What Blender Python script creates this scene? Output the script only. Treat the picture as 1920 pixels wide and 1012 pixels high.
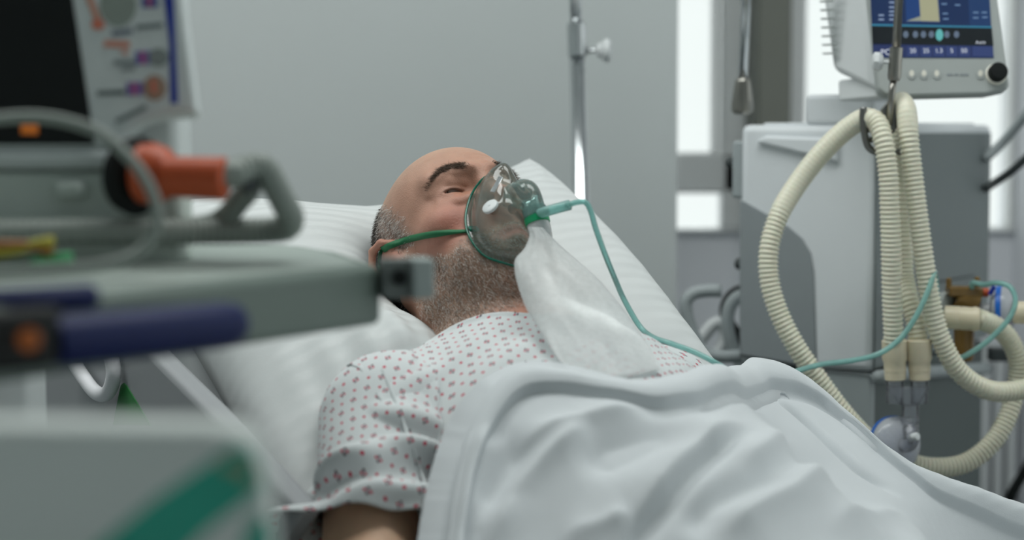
import bpy, bmesh, math, random
import numpy as np
from mathutils import Vector, Matrix

for o in list(bpy.data.objects):
    bpy.data.objects.remove(o)
SC = bpy.context.scene
COL = SC.collection
rng = np.random.default_rng(7)
random.seed(7)

# ---------------------------------------------------------------- camera
FPX, CX, CY, HOR = 3600.0, 960.0, 506.0, 235.0      # focal length and horizon in pixels of a 1920x1012 frame
CAM_Z = 1.30
PITCH = math.atan((CY - HOR) / FPX)
cam_d = bpy.data.cameras.new('camera')
cam = bpy.data.objects.new('camera', cam_d)
COL.objects.link(cam)
cam.location = (0, 0, CAM_Z)
cam.rotation_euler = (math.pi / 2 - PITCH, 0, 0)
cam_d.sensor_width = 36.0
cam_d.lens = FPX / 1920.0 * 36.0
cam_d.clip_start = 0.05
cam_d.dof.use_dof = True
cam_d.dof.focus_distance = 2.17
cam_d.dof.aperture_fstop = 2.6
SC.camera = cam

# ---------------------------------------------------------------- world, sun, lamps, exposure
world = bpy.data.worlds.new('World')
SC.world = world
world.use_nodes = True
wn = world.node_tree.nodes
wn['Background'].inputs[0].default_value = (0.965, 1.0, 0.98, 1)
wn['Background'].inputs[1].default_value = 1.0
SC.view_settings.view_transform = 'Standard'
SC.view_settings.look = 'None'
SC.view_settings.gamma = 1.0
SC.view_settings.use_curve_mapping = False
SC.view_settings.exposure = 0.05

def area_light(name, loc, target, sx, sy, power, color=(1, 1, 1)):
    l = bpy.data.lights.new(name, 'AREA')
    l.shape = 'RECTANGLE'
    l.size, l.size_y = sx, sy
    l.energy = power
    l.color = color
    o = bpy.data.objects.new(name, l)
    COL.objects.link(o)
    o.location = loc
    o.rotation_euler = (Vector(target) - Vector(loc)).to_track_quat('-Z', 'Y').to_euler()
    return o

sun_d = bpy.data.lights.new('sun', 'SUN')
sun_d.energy = 3.0
sun_d.angle = math.radians(1.5)
sun_o = bpy.data.objects.new('sun', sun_d)
COL.objects.link(sun_o)
sun_o.rotation_euler = Vector((-0.55, -0.62, -0.75)).to_track_quat('-Z', 'Y').to_euler()
# unseen area lamps added under the ceiling for overall light
area_light('ceiling_fill_light', (0.3, 1.9, 2.78), (0.3, 1.9, 0), 1.2, 0.6, 17, (0.97, 1.0, 0.975))
area_light('ceiling_fill_light', (-1.2, 2.2, 2.78), (-1.2, 2.2, 0), 1.2, 0.6, 17, (0.97, 1.0, 0.975))

# ---------------------------------------------------------------- frames
CP, SP = math.cos(PITCH), math.sin(PITCH)
def ray(px, py):
    x, y = (px - CX) / FPX, -(py - CY) / FPX
    return np.array([x, CP + y * SP, -SP + y * CP])
def P(px, py, Y):
    """the world point at distance Y (along +Y) seen at a pixel"""
    d = ray(px, py)
    return np.array([0, 0, CAM_Z]) + d * (Y / d[1])
def proj(p):
    p = np.asarray(p, float)
    d = p - np.array([0, 0, CAM_Z])
    z = d[..., 1] * CP - d[..., 2] * SP
    return np.stack([CX + FPX * d[..., 0] / z, CY - FPX * (d[..., 1] * SP + d[..., 2] * CP) / z], -1)

V_ = np.array([.853, .522, 0]); V_ /= np.linalg.norm(V_)          # across the bed, towards the patient's left
U_ = np.array([-V_[1], V_[0], 0])                                  # along the bed, towards its head end
ZU = np.array([0, 0, 1.0])
def tilt(deg):
    t = math.radians(deg)
    return U_ * math.cos(t) + ZU * math.sin(t), -U_ * math.sin(t) + ZU * math.cos(t)
HU, HF = tilt(40)                                                  # head: up to the crown, forward out of the face
HO = np.array([-.055, 2.15, 1.150])                                # between the ears
HS = 1.04
TU, TF = tilt(30)                                                  # torso and backrest
PIV = HO - HU * .13 - HF * .02
def H(x, y, z):
    """head frame: x left, y forward, z up"""
    return HO + V_ * (x * HS) + HF * (y * HS) + HU * (z * HS)
def T(a, b, h):
    """backrest frame: a to the patient's left, b towards the feet, h away from the backrest"""
    a, b, h = np.asarray(a, float), np.asarray(b, float), np.asarray(h, float)
    return PIV + a[..., None] * V_ - b[..., None] * TU + h[..., None] * TF
KINK = .64                                                         # where the backrest meets the flat part of the bed
KP = PIV - TU * KINK
def TB(a, b, h):
    """as T, but past the kink the bed lies flat"""
    a, b, h = np.broadcast_arrays(*[np.asarray(q, float) for q in (a, b, h)])
    # smooth bend over 0.16 m
    w = .08
    t = np.clip((b - (KINK - w)) / (2 * w), 0, 1)
    ang = math.radians(30) * (1 - (3 * t**2 - 2 * t**3))
    bb = np.linspace(-.6, 2.4, 1501)
    tb = np.clip((bb - (KINK - w)) / (2 * w), 0, 1)
    ab = math.radians(30) * (1 - (3 * tb**2 - 2 * tb**3))
    ds = bb[1] - bb[0]
    i0 = np.argmin(abs(bb))
    hx = np.cumsum(np.cos(ab)) * ds; hx -= hx[i0]
    hz = np.cumsum(np.sin(ab)) * ds; hz -= hz[i0]
    X = np.interp(b, bb, hx); Zz = np.interp(b, bb, hz)
    p = PIV + a[..., None] * V_ - X[..., None] * U_ - Zz[..., None] * ZU
    n = -np.sin(ang)[..., None] * U_ + np.cos(ang)[..., None] * ZU
    return p + h[..., None] * n
def pix_to_T(px, py, hfun):
    d = ray(px, py)
    C = np.array([0, 0, CAM_Z])
    h = .05
    for i in range(40):
        k = ((PIV - C) @ TF + h) / (d @ TF)
        q = C + k * d - PIV
        a, b = q @ V_, -(q @ TU)
        h = .6 * h + .4 * float(hfun(np.array(a), np.array(b)))
    return a, b

# ---------------------------------------------------------------- object helpers
def prop(o, label=None, cat=None, group=None, kind=None):
    if label: o['label'] = label
    if cat: o['category'] = cat
    if group: o['group'] = group
    if kind: o['kind'] = kind
    return o
def link(o, parent=None, m=None):
    COL.objects.link(o)
    if parent is not None:
        o.parent = parent
        o.matrix_parent_inverse = Matrix.Translation(-Vector(parent.location)) if parent.type == 'EMPTY' else Matrix.Identity(4)
    if m is not None:
        o.data.materials.append(m)
    return o
def thing(name, label, cat, loc, group=None):
    o = bpy.data.objects.new(name, None)
    o.empty_display_size = .05
    COL.objects.link(o)
    o.location = tuple(loc)
    return prop(o, label, cat, group)
def mesh(name, V, F, m, parent=None, smooth=True, uv=None):
    me = bpy.data.meshes.new(name)
    V = np.asarray(V, np.float32)
    if isinstance(F, np.ndarray):
        n = F.shape[1]
        me.vertices.add(len(V)); me.vertices.foreach_set('co', V.ravel())
        me.loops.add(F.size); me.loops.foreach_set('vertex_index', F.astype(np.int32).ravel())
        me.polygons.add(len(F)); me.polygons.foreach_set('loop_start', np.arange(0, F.size, n, dtype=np.int32))
        me.polygons.foreach_set('loop_total', np.full(len(F), n, np.int32))
        me.update(calc_edges=True)
    else:
        me.from_pydata(V.tolist(), [], F)
        me.update()
    me.validate()
    if uv is not None:
        l = me.uv_layers.new(name='UVMap')
        vi = np.empty(len(me.loops), np.int32); me.loops.foreach_get('vertex_index', vi)
        l.data.foreach_set('uv', np.asarray(uv, np.float32)[vi].ravel())
    if smooth:
        me.polygons.foreach_set('use_smooth', np.ones(len(me.polygons), bool))
    return link(bpy.data.objects.new(name, me), parent, m)
def bm_obj(name, bm, m, parent=None, smooth=False):
    me = bpy.data.meshes.new(name)
    bmesh.ops.recalc_face_normals(bm, faces=bm.faces[:])
    bm.to_mesh(me); bm.free()
    if smooth:
        me.polygons.foreach_set('use_smooth', np.ones(len(me.polygons), bool))
    return link(bpy.data.objects.new(name, me), parent, m)
def bevel(o, w, seg=2, ang=35):
    b = o.modifiers.new('bevel', 'BEVEL'); b.width = w; b.segments = seg; b.limit_method = 'ANGLE'; b.angle_limit = math.radians(ang)
    b.harden_normals = False
    o.data.polygons.foreach_set('use_smooth', np.ones(len(o.data.polygons), bool))
    try:
        o.data.set_sharp_from_angle(angle=math.radians(40))
    except Exception:
        pass
    return o
def prism(name, poly, off, m, parent=None, bev=.002, seg=2):
    """a polygon (3D points) pushed along a vector"""
    poly = [np.asarray(p, float) for p in poly]
    n = len(poly); off = np.asarray(off, float)
    V = poly + [p + off for p in poly]
    F = [list(range(n)), list(range(2 * n - 1, n - 1, -1))] + [[i, i + n, (i + 1) % n + n, (i + 1) % n] for i in range(n)]
    bm = bmesh.new()
    vs = [bm.verts.new(v) for v in V]
    for f in F: bm.faces.new([vs[i] for i in f])
    o = bm_obj(name, bm, m, parent)
    if bev: bevel(o, bev, seg)
    return o
def obox(name, c, ax, ay, az, sx, sy, sz, m, parent=None, bev=.003, seg=2):
    """box around c with full sizes along three axes"""
    c = np.asarray(c, float)
    ax, ay, az = [np.asarray(q, float) / np.linalg.norm(q) for q in (ax, ay, az)]
    p = [c + ax * sx * i / 2 + ay * sy * j / 2 - az * sz / 2 for i, j in ((-1, -1), (1, -1), (1, 1), (-1, 1))]
    return prism(name, p, az * sz, m, parent, bev, seg)
def frames(path):
    path = np.asarray(path, float)
    t = np.gradient(path, axis=0); t /= np.linalg.norm(t, axis=1)[:, None] + 1e-12
    n = np.zeros_like(t)
    a = np.array([0, 0, 1.0]) if abs(t[0][2]) < .9 else np.array([1.0, 0, 0])
    n[0] = np.cross(t[0], a); n[0] /= np.linalg.norm(n[0])
    for i in range(1, len(t)):
        q = n[i - 1] - t[i] * (n[i - 1] @ t[i]); n[i] = q / (np.linalg.norm(q) + 1e-12)
    return t, n, np.cross(t, n)
def spline(pts, step=.004):
    """Catmull-Rom (centripetal) through points, resampled evenly"""
    p = [np.asarray(q, float) for q in pts]
    p = [2 * p[0] - p[1]] + p + [2 * p[-1] - p[-2]]
    out = []
    for i in range(1, len(p) - 2):
        p0, p1, p2, p3 = p[i - 1:i + 3]
        d = [max(np.linalg.norm(b - a), 1e-6) ** .5 for a, b in ((p0, p1), (p1, p2), (p2, p3))]
        t0, t1 = 0, d[0]; t2 = t1 + d[1]; t3 = t2 + d[2]
        for t in np.linspace(t1, t2, 24, endpoint=False):
            A1 = (t1 - t) / (t1 - t0) * p0 + (t - t0) / (t1 - t0) * p1
            A2 = (t2 - t) / (t2 - t1) * p1 + (t - t1) / (t2 - t1) * p2
            A3 = (t3 - t) / (t3 - t2) * p2 + (t - t2) / (t3 - t2) * p3
            B1 = (t2 - t) / (t2 - t0) * A1 + (t - t0) / (t2 - t0) * A2
            B2 = (t3 - t) / (t3 - t1) * A2 + (t - t1) / (t3 - t1) * A3
            out.append((t2 - t) / (t2 - t1) * B1 + (t - t1) / (t2 - t1) * B2)
    out.append(p[-2])
    out = np.array(out)
    s = np.concatenate([[0], np.cumsum(np.linalg.norm(np.diff(out, axis=0), axis=1))])
    n = max(4, int(s[-1] / step))
    ss = np.linspace(0, s[-1], n + 1)
    return np.stack([np.interp(ss, s, out[:, k]) for k in range(3)], 1)
def sweep(path, rad, seg=16, cap=True, flat=None):
    """tube of radius rad (number or array) along a path -> V, F"""
    path = np.asarray(path, float); n = len(path)
    t, a, b = frames(path)
    r = np.broadcast_to(np.asarray(rad, float), (n,))
    th = np.linspace(0, 2 * np.pi, seg, endpoint=False)
    fa, fb = flat if flat else (1, 1)
    ring = (np.cos(th)[None, :, None] * a[:, None] * fa + np.sin(th)[None, :, None] * b[:, None] * fb) * r[:, None, None]
    V = (path[:, None] + ring).reshape(-1, 3)
    i = np.arange(n - 1)[:, None] * seg; j = np.arange(seg)[None]; k = (j + 1) % seg
    F = np.stack([i + j, i + k, i + seg + k, i + seg + j], -1).reshape(-1, 4).tolist()
    if cap:
        F += [list(range(seg))[::-1], list(range((n - 1) * seg, n * seg))]
    return V, F
def tube(name, pts, r, m, parent=None, step=.004, seg=14, smooth_path=True, cap=True):
    path = spline(pts, step) if smooth_path else np.asarray(pts, float)
    V, F = sweep(path, r, seg, cap)
    return mesh(name, V, F, m, parent)
def hose(name, pts, r, m, parent=None, pitch=.0060, depth=.17, seg=22, plain=()):
    """corrugated breathing hose; plain = arc ranges (fractions) where the ribs fade"""
    path = spline(pts, pitch / 6)
    n = len(path); s = np.linspace(0, 1, n)
    L = np.linalg.norm(np.diff(path, axis=0), axis=1).sum()
    ph = np.arange(n) / (n - 1) * round(L / pitch) * 2 * np.pi
    amp = np.full(n, depth)
    for lo, hi in plain:
        amp *= 1 - .9 * np.clip(np.minimum(s - lo, hi - s) / .02, 0, 1)
    rr = r * (1 - amp * (.5 - .5 * np.cos(ph)) ** 1.0)
    V, F = sweep(path, rr, seg)
    return mesh(name, V, F, m, parent)
def lathe(name, prof, p0, axis, m, parent=None, seg=32, smooth=True, sharp=True):
    """prof: (distance along axis, radius) pairs; axis from p0"""
    ax = np.asarray(axis, float); ax /= np.linalg.norm(ax)
    a = np.cross(ax, [0, 0, 1.0] if abs(ax[2]) < .9 else [1.0, 0, 0]); a /= np.linalg.norm(a); b = np.cross(ax, a)
    th = np.linspace(0, 2 * np.pi, seg, endpoint=False)
    V = []
    for d, r in prof:
        V.append(np.asarray(p0) + ax * d + (np.cos(th)[:, None] * a + np.sin(th)[:, None] * b) * max(r, 1e-5))
    V = np.concatenate(V); n = len(prof)
    F = [[i * seg + j, i * seg + (j + 1) % seg, (i + 1) * seg + (j + 1) % seg, (i + 1) * seg + j] for i in range(n - 1) for j in range(seg)]
    F += [list(range(seg))[::-1], list(range((n - 1) * seg, n * seg))]
    o = mesh(name, V, F, m, parent, smooth)
    if sharp:
        o.data.set_sharp_from_angle(angle=math.radians(38))
    return o
def grid_faces(nu, nv, wrap=False):
    i = np.arange(nu - 1)[:, None] * nv
    j = np.arange(nv if wrap else nv - 1)[None]; k = (j + 1) % nv
    return np.stack([i + j, i + nv + j, i + nv + k, i + k], -1).reshape(-1, 4)
def fnoise(X, Y, Z, seed, freq, oct=3):
    """cheap smooth noise: sums of random sine waves"""
    r = np.random.default_rng(seed); out = 0; amp = 1; tot = 0
    for o_ in range(oct):
        for k in range(4):
            d = r.normal(size=3); d /= np.linalg.norm(d)
            out = out + amp * np.sin((X * d[0] + Y * d[1] + Z * d[2]) * freq * (2 ** o_) * (.8 + .4 * r.random()) + r.random() * 6.28)
            tot += amp
        amp *= .5
    return out / tot * 2

# ---------------------------------------------------------------- materials
def new_mat(name):
    m = bpy.data.materials.new(name); m.use_nodes = True
    nt = m.node_tree
    return m, nt, nt.nodes['Principled BSDF']
def srgb(r, g, b):
    f = lambda c: (c / 255 / 12.92) if c / 255 <= .04045 else ((c / 255 + .055) / 1.055) ** 2.4
    return (f(r), f(g), f(b), 1)
def mat(name, rgb, rough=.5, metal=0, var=.05, scale=30, bump=0, bscale=200, spec=.5, sheen=0, coat=0, sss=0, trans=0):
    """principled surface with a faint procedural mottling and fine relief"""
    m, nt, b = new_mat(name)
    N, Lk = nt.nodes, nt.links
    c = srgb(*rgb)
    tc = N.new('ShaderNodeTexCoord')
    nz = N.new('ShaderNodeTexNoise'); nz.inputs['Scale'].default_value = scale; nz.inputs['Detail'].default_value = 4
    mx = N.new('ShaderNodeMix'); mx.data_type = 'RGBA'
    mx.inputs[6].default_value = tuple(min(1, q * (1 - var)) for q in c[:3]) + (1,)
    mx.inputs[7].default_value = tuple(min(1, q * (1 + var)) for q in c[:3]) + (1,)
    Lk.new(tc.outputs['Object'], nz.inputs['Vector']); Lk.new(nz.outputs['Fac'], mx.inputs[0]); Lk.new(mx.outputs[2], b.inputs['Base Color'])
    b.inputs['Roughness'].default_value = rough; b.inputs['Metallic'].default_value = metal
    b.inputs['Specular IOR Level'].default_value = spec
    b.inputs['Sheen Weight'].default_value = sheen; b.inputs['Coat Weight'].default_value = coat
    b.inputs['Transmission Weight'].default_value = trans
    if sss:
        b.inputs['Subsurface Weight'].default_value = sss; b.inputs['Subsurface Scale'].default_value = .004
    if bump:
        n2 = N.new('ShaderNodeTexNoise'); n2.inputs['Scale'].default_value = bscale; n2.inputs['Detail'].default_value = 3
        bp = N.new('ShaderNodeBump'); bp.inputs['Strength'].default_value = bump; bp.inputs['Distance'].default_value = .001
        Lk.new(tc.outputs['Object'], n2.inputs['Vector']); Lk.new(n2.outputs['Fac'], bp.inputs['Height']); Lk.new(bp.outputs[0], b.inputs['Normal'])
    return m
def clear_plastic(name, tint, opac=.12, rough=.05, gloss=1.0, dif=(.8, .8, .8)):
    """thin clear film: transparent, a little body colour, fresnel reflection"""
    m = bpy.data.materials.new(name); m.use_nodes = True
    nt = m.node_tree; N, Lk = nt.nodes, nt.links
    N.remove(N['Principled BSDF']); out = N['Material Output']
    tr = N.new('ShaderNodeBsdfTransparent'); tr.inputs[0].default_value = tint + (1,)
    nz = N.new('ShaderNodeTexNoise'); nz.inputs['Scale'].default_value = 25
    df = N.new('ShaderNodeBsdfDiffuse'); df.inputs[0].default_value = dif + (1,)
    tl = N.new('ShaderNodeBsdfTranslucent'); tl.inputs[0].default_value = dif + (1,)
    ad = N.new('ShaderNodeMixShader'); ad.inputs[0].default_value = .45
    Lk.new(df.outputs[0], ad.inputs[1]); Lk.new(tl.outputs[0], ad.inputs[2])
    m1 = N.new('ShaderNodeMixShader')
    mr = N.new('ShaderNodeMapRange'); mr.inputs[3].default_value = opac * .85; mr.inputs[4].default_value = min(1, opac * 1.15)
    Lk.new(nz.outputs['Fac'], mr.inputs[0]); Lk.new(mr.outputs[0], m1.inputs[0])
    Lk.new(tr.outputs[0], m1.inputs[1]); Lk.new(ad.outputs[0], m1.inputs[2])
    gl = N.new('ShaderNodeBsdfGlossy'); gl.inputs['Roughness'].default_value = rough
    fr = N.new('ShaderNodeFresnel'); fr.inputs[0].default_value = 1.45
    mu = N.new('ShaderNodeMath'); mu.operation = 'MULTIPLY'; mu.inputs[1].default_value = gloss
    Lk.new(fr.outputs[0], mu.inputs[0])
    m2 = N.new('ShaderNodeMixShader'); Lk.new(mu.outputs[0], m2.inputs[0]); Lk.new(m1.outputs[0], m2.inputs[1]); Lk.new(gl.outputs[0], m2.inputs[2])
    Lk.new(m2.outputs[0], out.inputs[0])
    return m
def emis(name, rgb, s=1.0):
    m, nt, b = new_mat(name)
    c = srgb(*rgb)
    b.inputs['Base Color'].default_value = tuple(q * .2 for q in c[:3]) + (1,)
    b.inputs['Emission Color'].default_value = c; b.inputs['Emission Strength'].default_value = s
    b.inputs['Roughness'].default_value = .25
    return m

M = {}
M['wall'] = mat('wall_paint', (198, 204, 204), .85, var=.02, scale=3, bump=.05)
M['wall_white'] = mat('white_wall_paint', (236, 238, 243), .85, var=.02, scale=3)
M['ceiling'] = mat('ceiling_paint', (225, 228, 228), .9)
M['floor'] = mat('floor_vinyl', (140, 146, 148), .5, scale=8)
M['frame'] = mat('window_frame_plastic', (240, 242, 242), .4, var=.02)
M['mullion'] = mat('mullion_grey', (128, 130, 122), .6, var=.03)
M['sill'] = mat('sill_white', (232, 234, 234), .5, var=.01)
M['glass'] = clear_plastic('window_glass', (.97, .99, .99), .01, .02, .6)
M['chrome'] = mat('chrome', (205, 208, 210), .12, 1, var=.02)
M['steel'] = mat('brushed_steel', (150, 148, 142), .28, 1, var=.08)
M['dsteel'] = mat('dark_steel', (120, 121, 119), .35, .9, var=.08)
M['white'] = mat('white_plastic', (214, 218, 219), .42, var=.02)
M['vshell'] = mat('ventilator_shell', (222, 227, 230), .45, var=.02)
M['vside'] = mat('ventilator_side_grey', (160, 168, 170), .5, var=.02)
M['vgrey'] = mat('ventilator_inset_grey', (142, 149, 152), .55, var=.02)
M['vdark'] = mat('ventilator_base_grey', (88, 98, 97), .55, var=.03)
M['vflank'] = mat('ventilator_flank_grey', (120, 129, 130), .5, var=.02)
M['railgrey'] = mat('rail_grey', (112, 119, 117), .4, var=.04)
M['packet'] = mat('packet_paper', (206, 213, 210), .6, var=.02)
M['bezel'] = mat('monitor_bezel', (170, 176, 174), .5, var=.02)
M['black'] = mat('black_plastic', (20, 24, 24), .6, spec=.25)
M['dark'] = mat('dark_grey_plastic', (62, 68, 69), .5)
M['hose'] = mat('cream_hose', (226, 224, 204), .38, var=.03, sss=.15)
M['cream'] = mat('cream_connector', (226, 215, 188), .4, var=.02, sss=.1)
M['amber'] = mat('amber_plastic', (120, 92, 44), .25, var=.15, scale=60)
M['teal'] = clear_plastic('teal_tubing', (.6, .92, .88), .66, .12, 1.0, (.52, .86, .82))
M['mask'] = clear_plastic('mask_clear_pvc', (.95, .985, .975), .26, .05, 1.3, (.50, .66, .60))
M['maskrim'] = clear_plastic('mask_rim_green', (.15, .55, .42), .6, .1, 1.0, (.04, .34, .24))
M['elbow'] = clear_plastic('mask_port_teal', (.80, .95, .93), .30, .1, 1.2, (.52, .80, .76))
M['green'] = mat('green_ring', (0, 138, 88), .35, var=.03)
M['strap'] = mat('green_elastic_strap', (14, 104, 62), .6, var=.08, scale=200)
M['bag'] = clear_plastic('reservoir_bag_film', (.97, .99, .99), .60, .3, .45, (.92, .94, .94))
M['clear'] = clear_plastic('clear_connector', (.96, .965, .985), .20, .05, 1.1, (.74, .77, .84))
M['milky'] = clear_plastic('milky_filter', (.94, .96, .97), .88, .15, 1.0, (.90, .92, .93))
M['blue'] = mat('blue_plastic', (20, 104, 200), .4)
M['dblue'] = mat('dark_blue_cap', (22, 48, 150), .4)
M['navy'] = mat('navy_handle', (22, 34, 82), .5, var=.03, spec=.25)
M['orange'] = mat('orange_plastic', (184, 76, 32), .45, var=.03)
M['ghose'] = mat('grey_hose', (138, 146, 140), .5, var=.04)
M['tray'] = mat('tray_grey_green', (104, 118, 111), .5, var=.02)
M['traytop'] = mat('tray_top', (152, 163, 157), .5, var=.02)
M['unit'] = mat('unit_white', (204, 211, 211), .5, var=.02)
M['unitg'] = mat('unit_grey', (200, 210, 204), .5, var=.02)
M['greensym'] = mat('green_marker', (30, 120, 52), .5)
M['bedgrey'] = mat('bed_panel_grey', (152, 155, 158), .5, var=.02)
M['bedlight'] = mat('bed_frame_light', (168, 178, 176), .45, var=.02)
M['bedwhite'] = mat('bed_handle_white', (232, 232, 236), .35, var=.01)

# ================================================================ the room
def wall_box(name, x0, x1, y0, y1, z0, z1, m, parent=None, bev=0):
    return obox(name, ((x0 + x1) / 2, (y0 + y1) / 2, (z0 + z1) / 2), (1, 0, 0), (0, 1, 0), (0, 0, 1), x1 - x0, y1 - y0, z1 - z0, m, parent, bev)
WY = 3.30                                       # grey wall behind the bed
GY = 3.95                                       # window plane
EX = P(1270, 300, WY)[0]
prop(wall_box('floor', -2.6, 2.2, -0.6, 4.2, -.06, 0, M['floor']), kind='structure')
prop(wall_box('ceiling', -2.6, 2.2, -0.6, 4.2, 2.8, 2.88, M['ceiling']), kind='structure')
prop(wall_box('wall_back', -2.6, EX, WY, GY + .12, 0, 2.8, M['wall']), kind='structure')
prop(wall_box('wall_fill_block', -2.72, 2.2, -.72, -.6, 0, 2.8, M['wall']), kind='structure')  # unseen wall behind the camera, put in to cut frontal fill light
prop(wall_box('wall_left', -2.72, -2.6, -.6, 4.2, 0, 2.8, M['wall']), kind='structure')
gx = lambda px: P(px, 300, GY)[0]
gz = lambda py: P(960, py, GY)[2]
RX = gx(1902)
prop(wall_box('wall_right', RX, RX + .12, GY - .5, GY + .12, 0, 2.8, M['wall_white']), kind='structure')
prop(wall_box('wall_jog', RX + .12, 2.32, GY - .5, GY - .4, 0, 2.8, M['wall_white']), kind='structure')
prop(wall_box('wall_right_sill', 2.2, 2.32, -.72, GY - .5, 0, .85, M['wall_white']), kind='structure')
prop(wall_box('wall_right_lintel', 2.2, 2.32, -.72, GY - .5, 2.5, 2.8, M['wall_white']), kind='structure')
w3 = bpy.data.objects.new('window_3', None); COL.objects.link(w3); w3.location = (2.26, 1.4, .85); w3['kind'] = 'structure'  # unseen window strip, added on the right as a daylight source
for k in range(5):
    y_ = -.70 + k * 1.02
    wall_box('frame_bar', 2.22, 2.28, y_, y_ + .05, .85, 2.5, M['frame'], w3, .004)
    if k < 4: wall_box('pane', 2.247, 2.253, y_ + .05, y_ + 1.02, .85, 2.5, M['glass'], w3, 0)
# wall under the window
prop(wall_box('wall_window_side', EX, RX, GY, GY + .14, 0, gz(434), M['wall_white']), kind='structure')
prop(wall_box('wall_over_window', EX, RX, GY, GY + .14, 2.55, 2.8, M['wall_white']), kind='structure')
# windows: frame bars and panes
def window(name, xa, xb, zb, mat_f, fw, rw=.05):
    w = bpy.data.objects.new(name, None); COL.objects.link(w); w.location = ((xa + xb) / 2, GY, zb); w['kind'] = 'structure'
    wall_box('frame_bar', xa, xb, GY - .02, GY + .06, zb, zb + fw, mat_f, w, .006)
    wall_box('frame_bar', xa, xb, GY - .02, GY + .06, 2.55 - .07, 2.55, mat_f, w, .006)
    wall_box('frame_bar', xb - rw, xb, GY - .02, GY + .06, zb + fw, 2.48, mat_f, w, .006)
    wall_box('frame_bar', xa, xa + .05, GY - .02, GY + .06, zb + fw, 2.48, mat_f, w, .006)
    wall_box('pane', xa + .05, xb - rw, GY + .015, GY + .021, zb + fw, 2.48, M['glass'], w, 0)
    return w
z_s = gz(434)
wa = window('window_1', EX - .05, gx(1398), z_s, M['frame'], .006)
wall_box('transom', EX - .05, gx(1398), GY - .02, GY + .06, gz(362), gz(286), M['frame'], wa, .006)
wall_box('sash_bar', gx(1335), gx(1345), GY - .015, GY + .055, gz(287), 2.48, M['frame'], wa, .003)
wb = window('window_2', gx(1462), RX, gz(434), M['frame'], .008, .012)
prop(wall_box('trim_1', gx(1398), gx(1462), GY - .16, GY + .1, gz(434), 2.55, M['mullion'], bev=.008), kind='structure')
# radiator under the window, seen past the ventilator
rad = thing('radiator', 'white ribbed panel radiator under the window at the right edge', 'radiator', (gx(1880), GY - .1, .12))
for i in range(10):
    x = gx(1700) + i * .027
    if x > RX - .03: break
    wall_box('rib', x, x + .018, GY - .12, GY - .08, .12, gz(640), M['white'], rad, .006)
wall_box('header', gx(1700), min(RX - .01, gx(1700) + .27), GY - .115, GY - .075, gz(640), gz(628), M['white'], rad, .005)

# ================================================================ IV pole with clamp knob
iv = thing('drip_stand', 'slim chrome drip stand by the grey wall behind the pillow', 'stand', (P(1085, 300, 2.95)[0], 2.95, 0))
pt, pb = P(1074, -120, 2.95), P(1090, 470, 2.95)
dv = (pb - pt) / np.linalg.norm(pb - pt)
base = pb + dv * (pb[2] / -dv[2])
mid = P(1081, 60, 2.95)
tube('outer_pole', [base, (base + mid) / 2, mid], .0125, M['chrome'], iv, seg=20, smooth_path=False)
tube('inner_pole', [mid, (mid + pt) / 2, pt + (pt - mid) * 1.5], .0092, M['chrome'], iv, seg=20, smooth_path=False)
lathe('collar', [(0, .0128), (.002, .0145), (.05, .0145), (.052, .0128)], P(1080.5, 42, 2.95), dv, M['chrome'], iv)
kp = P(1092, 95, 2.95)
kn = lathe('clamp_screw', [(0, .009), (.008, .006), (.012, .0035), (.024, .0035)], kp, (1, -.1, 0), M['chrome'], iv)
lathe('knob', [(.02, .004), (.024, .012), (.028, .012), (.034, .0185), (.041, .0185), (.044, .014)], kp, (1, -.1, 0), M['white'], iv, seg=10)
for k in range(5):
    an = k * 2 * math.pi / 5
    e = base + np.array([math.cos(an) * .28, math.sin(an) * .22, .05]); e[1] = min(e[1], 3.2)
    tube('foot', [base + ZU * .1, (base + ZU * .1) * .4 + e * .6, e], .012, M['chrome'], iv, step=.03)
    lathe('caster', [(-.012, .024), (-.01, .027), (.01, .027), (.012, .024)], e - ZU * .023, (math.sin(an), -math.cos(an), 0), M['dark'], iv, seg=20)

# ================================================================ bed
bed = thing('hospital_bed', 'adjustable hospital bed with raised backrest and grey side panel under the patient', 'bed', TB(np.array(0.), np.array(.9), np.array(-.4)) * np.array([1, 1, 0]))
MT = -.135
BA0, BA1 = -.255, .40                                       # mattress surface in the backrest frame
def slab(name, a0, a1, b0, b1, h0, h1, m, parent, nb=60, bev=.01):
    bs = np.linspace(b0, b1, nb)
    V = np.concatenate([TB(np.full(nb, a), bs, np.full(nb, h)) for a, h in ((a0, h0), (a1, h0), (a1, h1), (a0, h1))])
    F = []
    for q in range(4):
        r = (q + 1) % 4
        F += [[q * nb + i, r * nb + i, r * nb + i + 1, q * nb + i + 1] for i in range(nb - 1)]
    F += [[0, 3 * nb, 2 * nb, nb], [nb - 1, 2 * nb - 1, 3 * nb - 1, 4 * nb - 1]]
    o = mesh(name, V, F, m, parent, smooth=False)
    if bev: bevel(o, bev, 3, 50)
    return o
M['linen'] = mat('white_linen', (208, 212, 214), .9, var=.015, scale=12, bump=.25, bscale=900, sheen=.15)
slab('deck', BA0 + .01, BA1 - .01, -.42, 1.5, MT - .20, MT - .155, M['bedlight'], bed, bev=.004)
for ac in (BA0 - .022, BA1 + .022):
    slab('side_beam', ac - .018, ac + .018, -.44, 1.5, MT - .17, MT - .045, M['bedlight'], bed, bev=.008)
hb = slab('headboard', BA0, BA1, -.47, -.44, MT - .2, MT - .02, M['bedgrey'], bed, nb=4, bev=.012)
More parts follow.
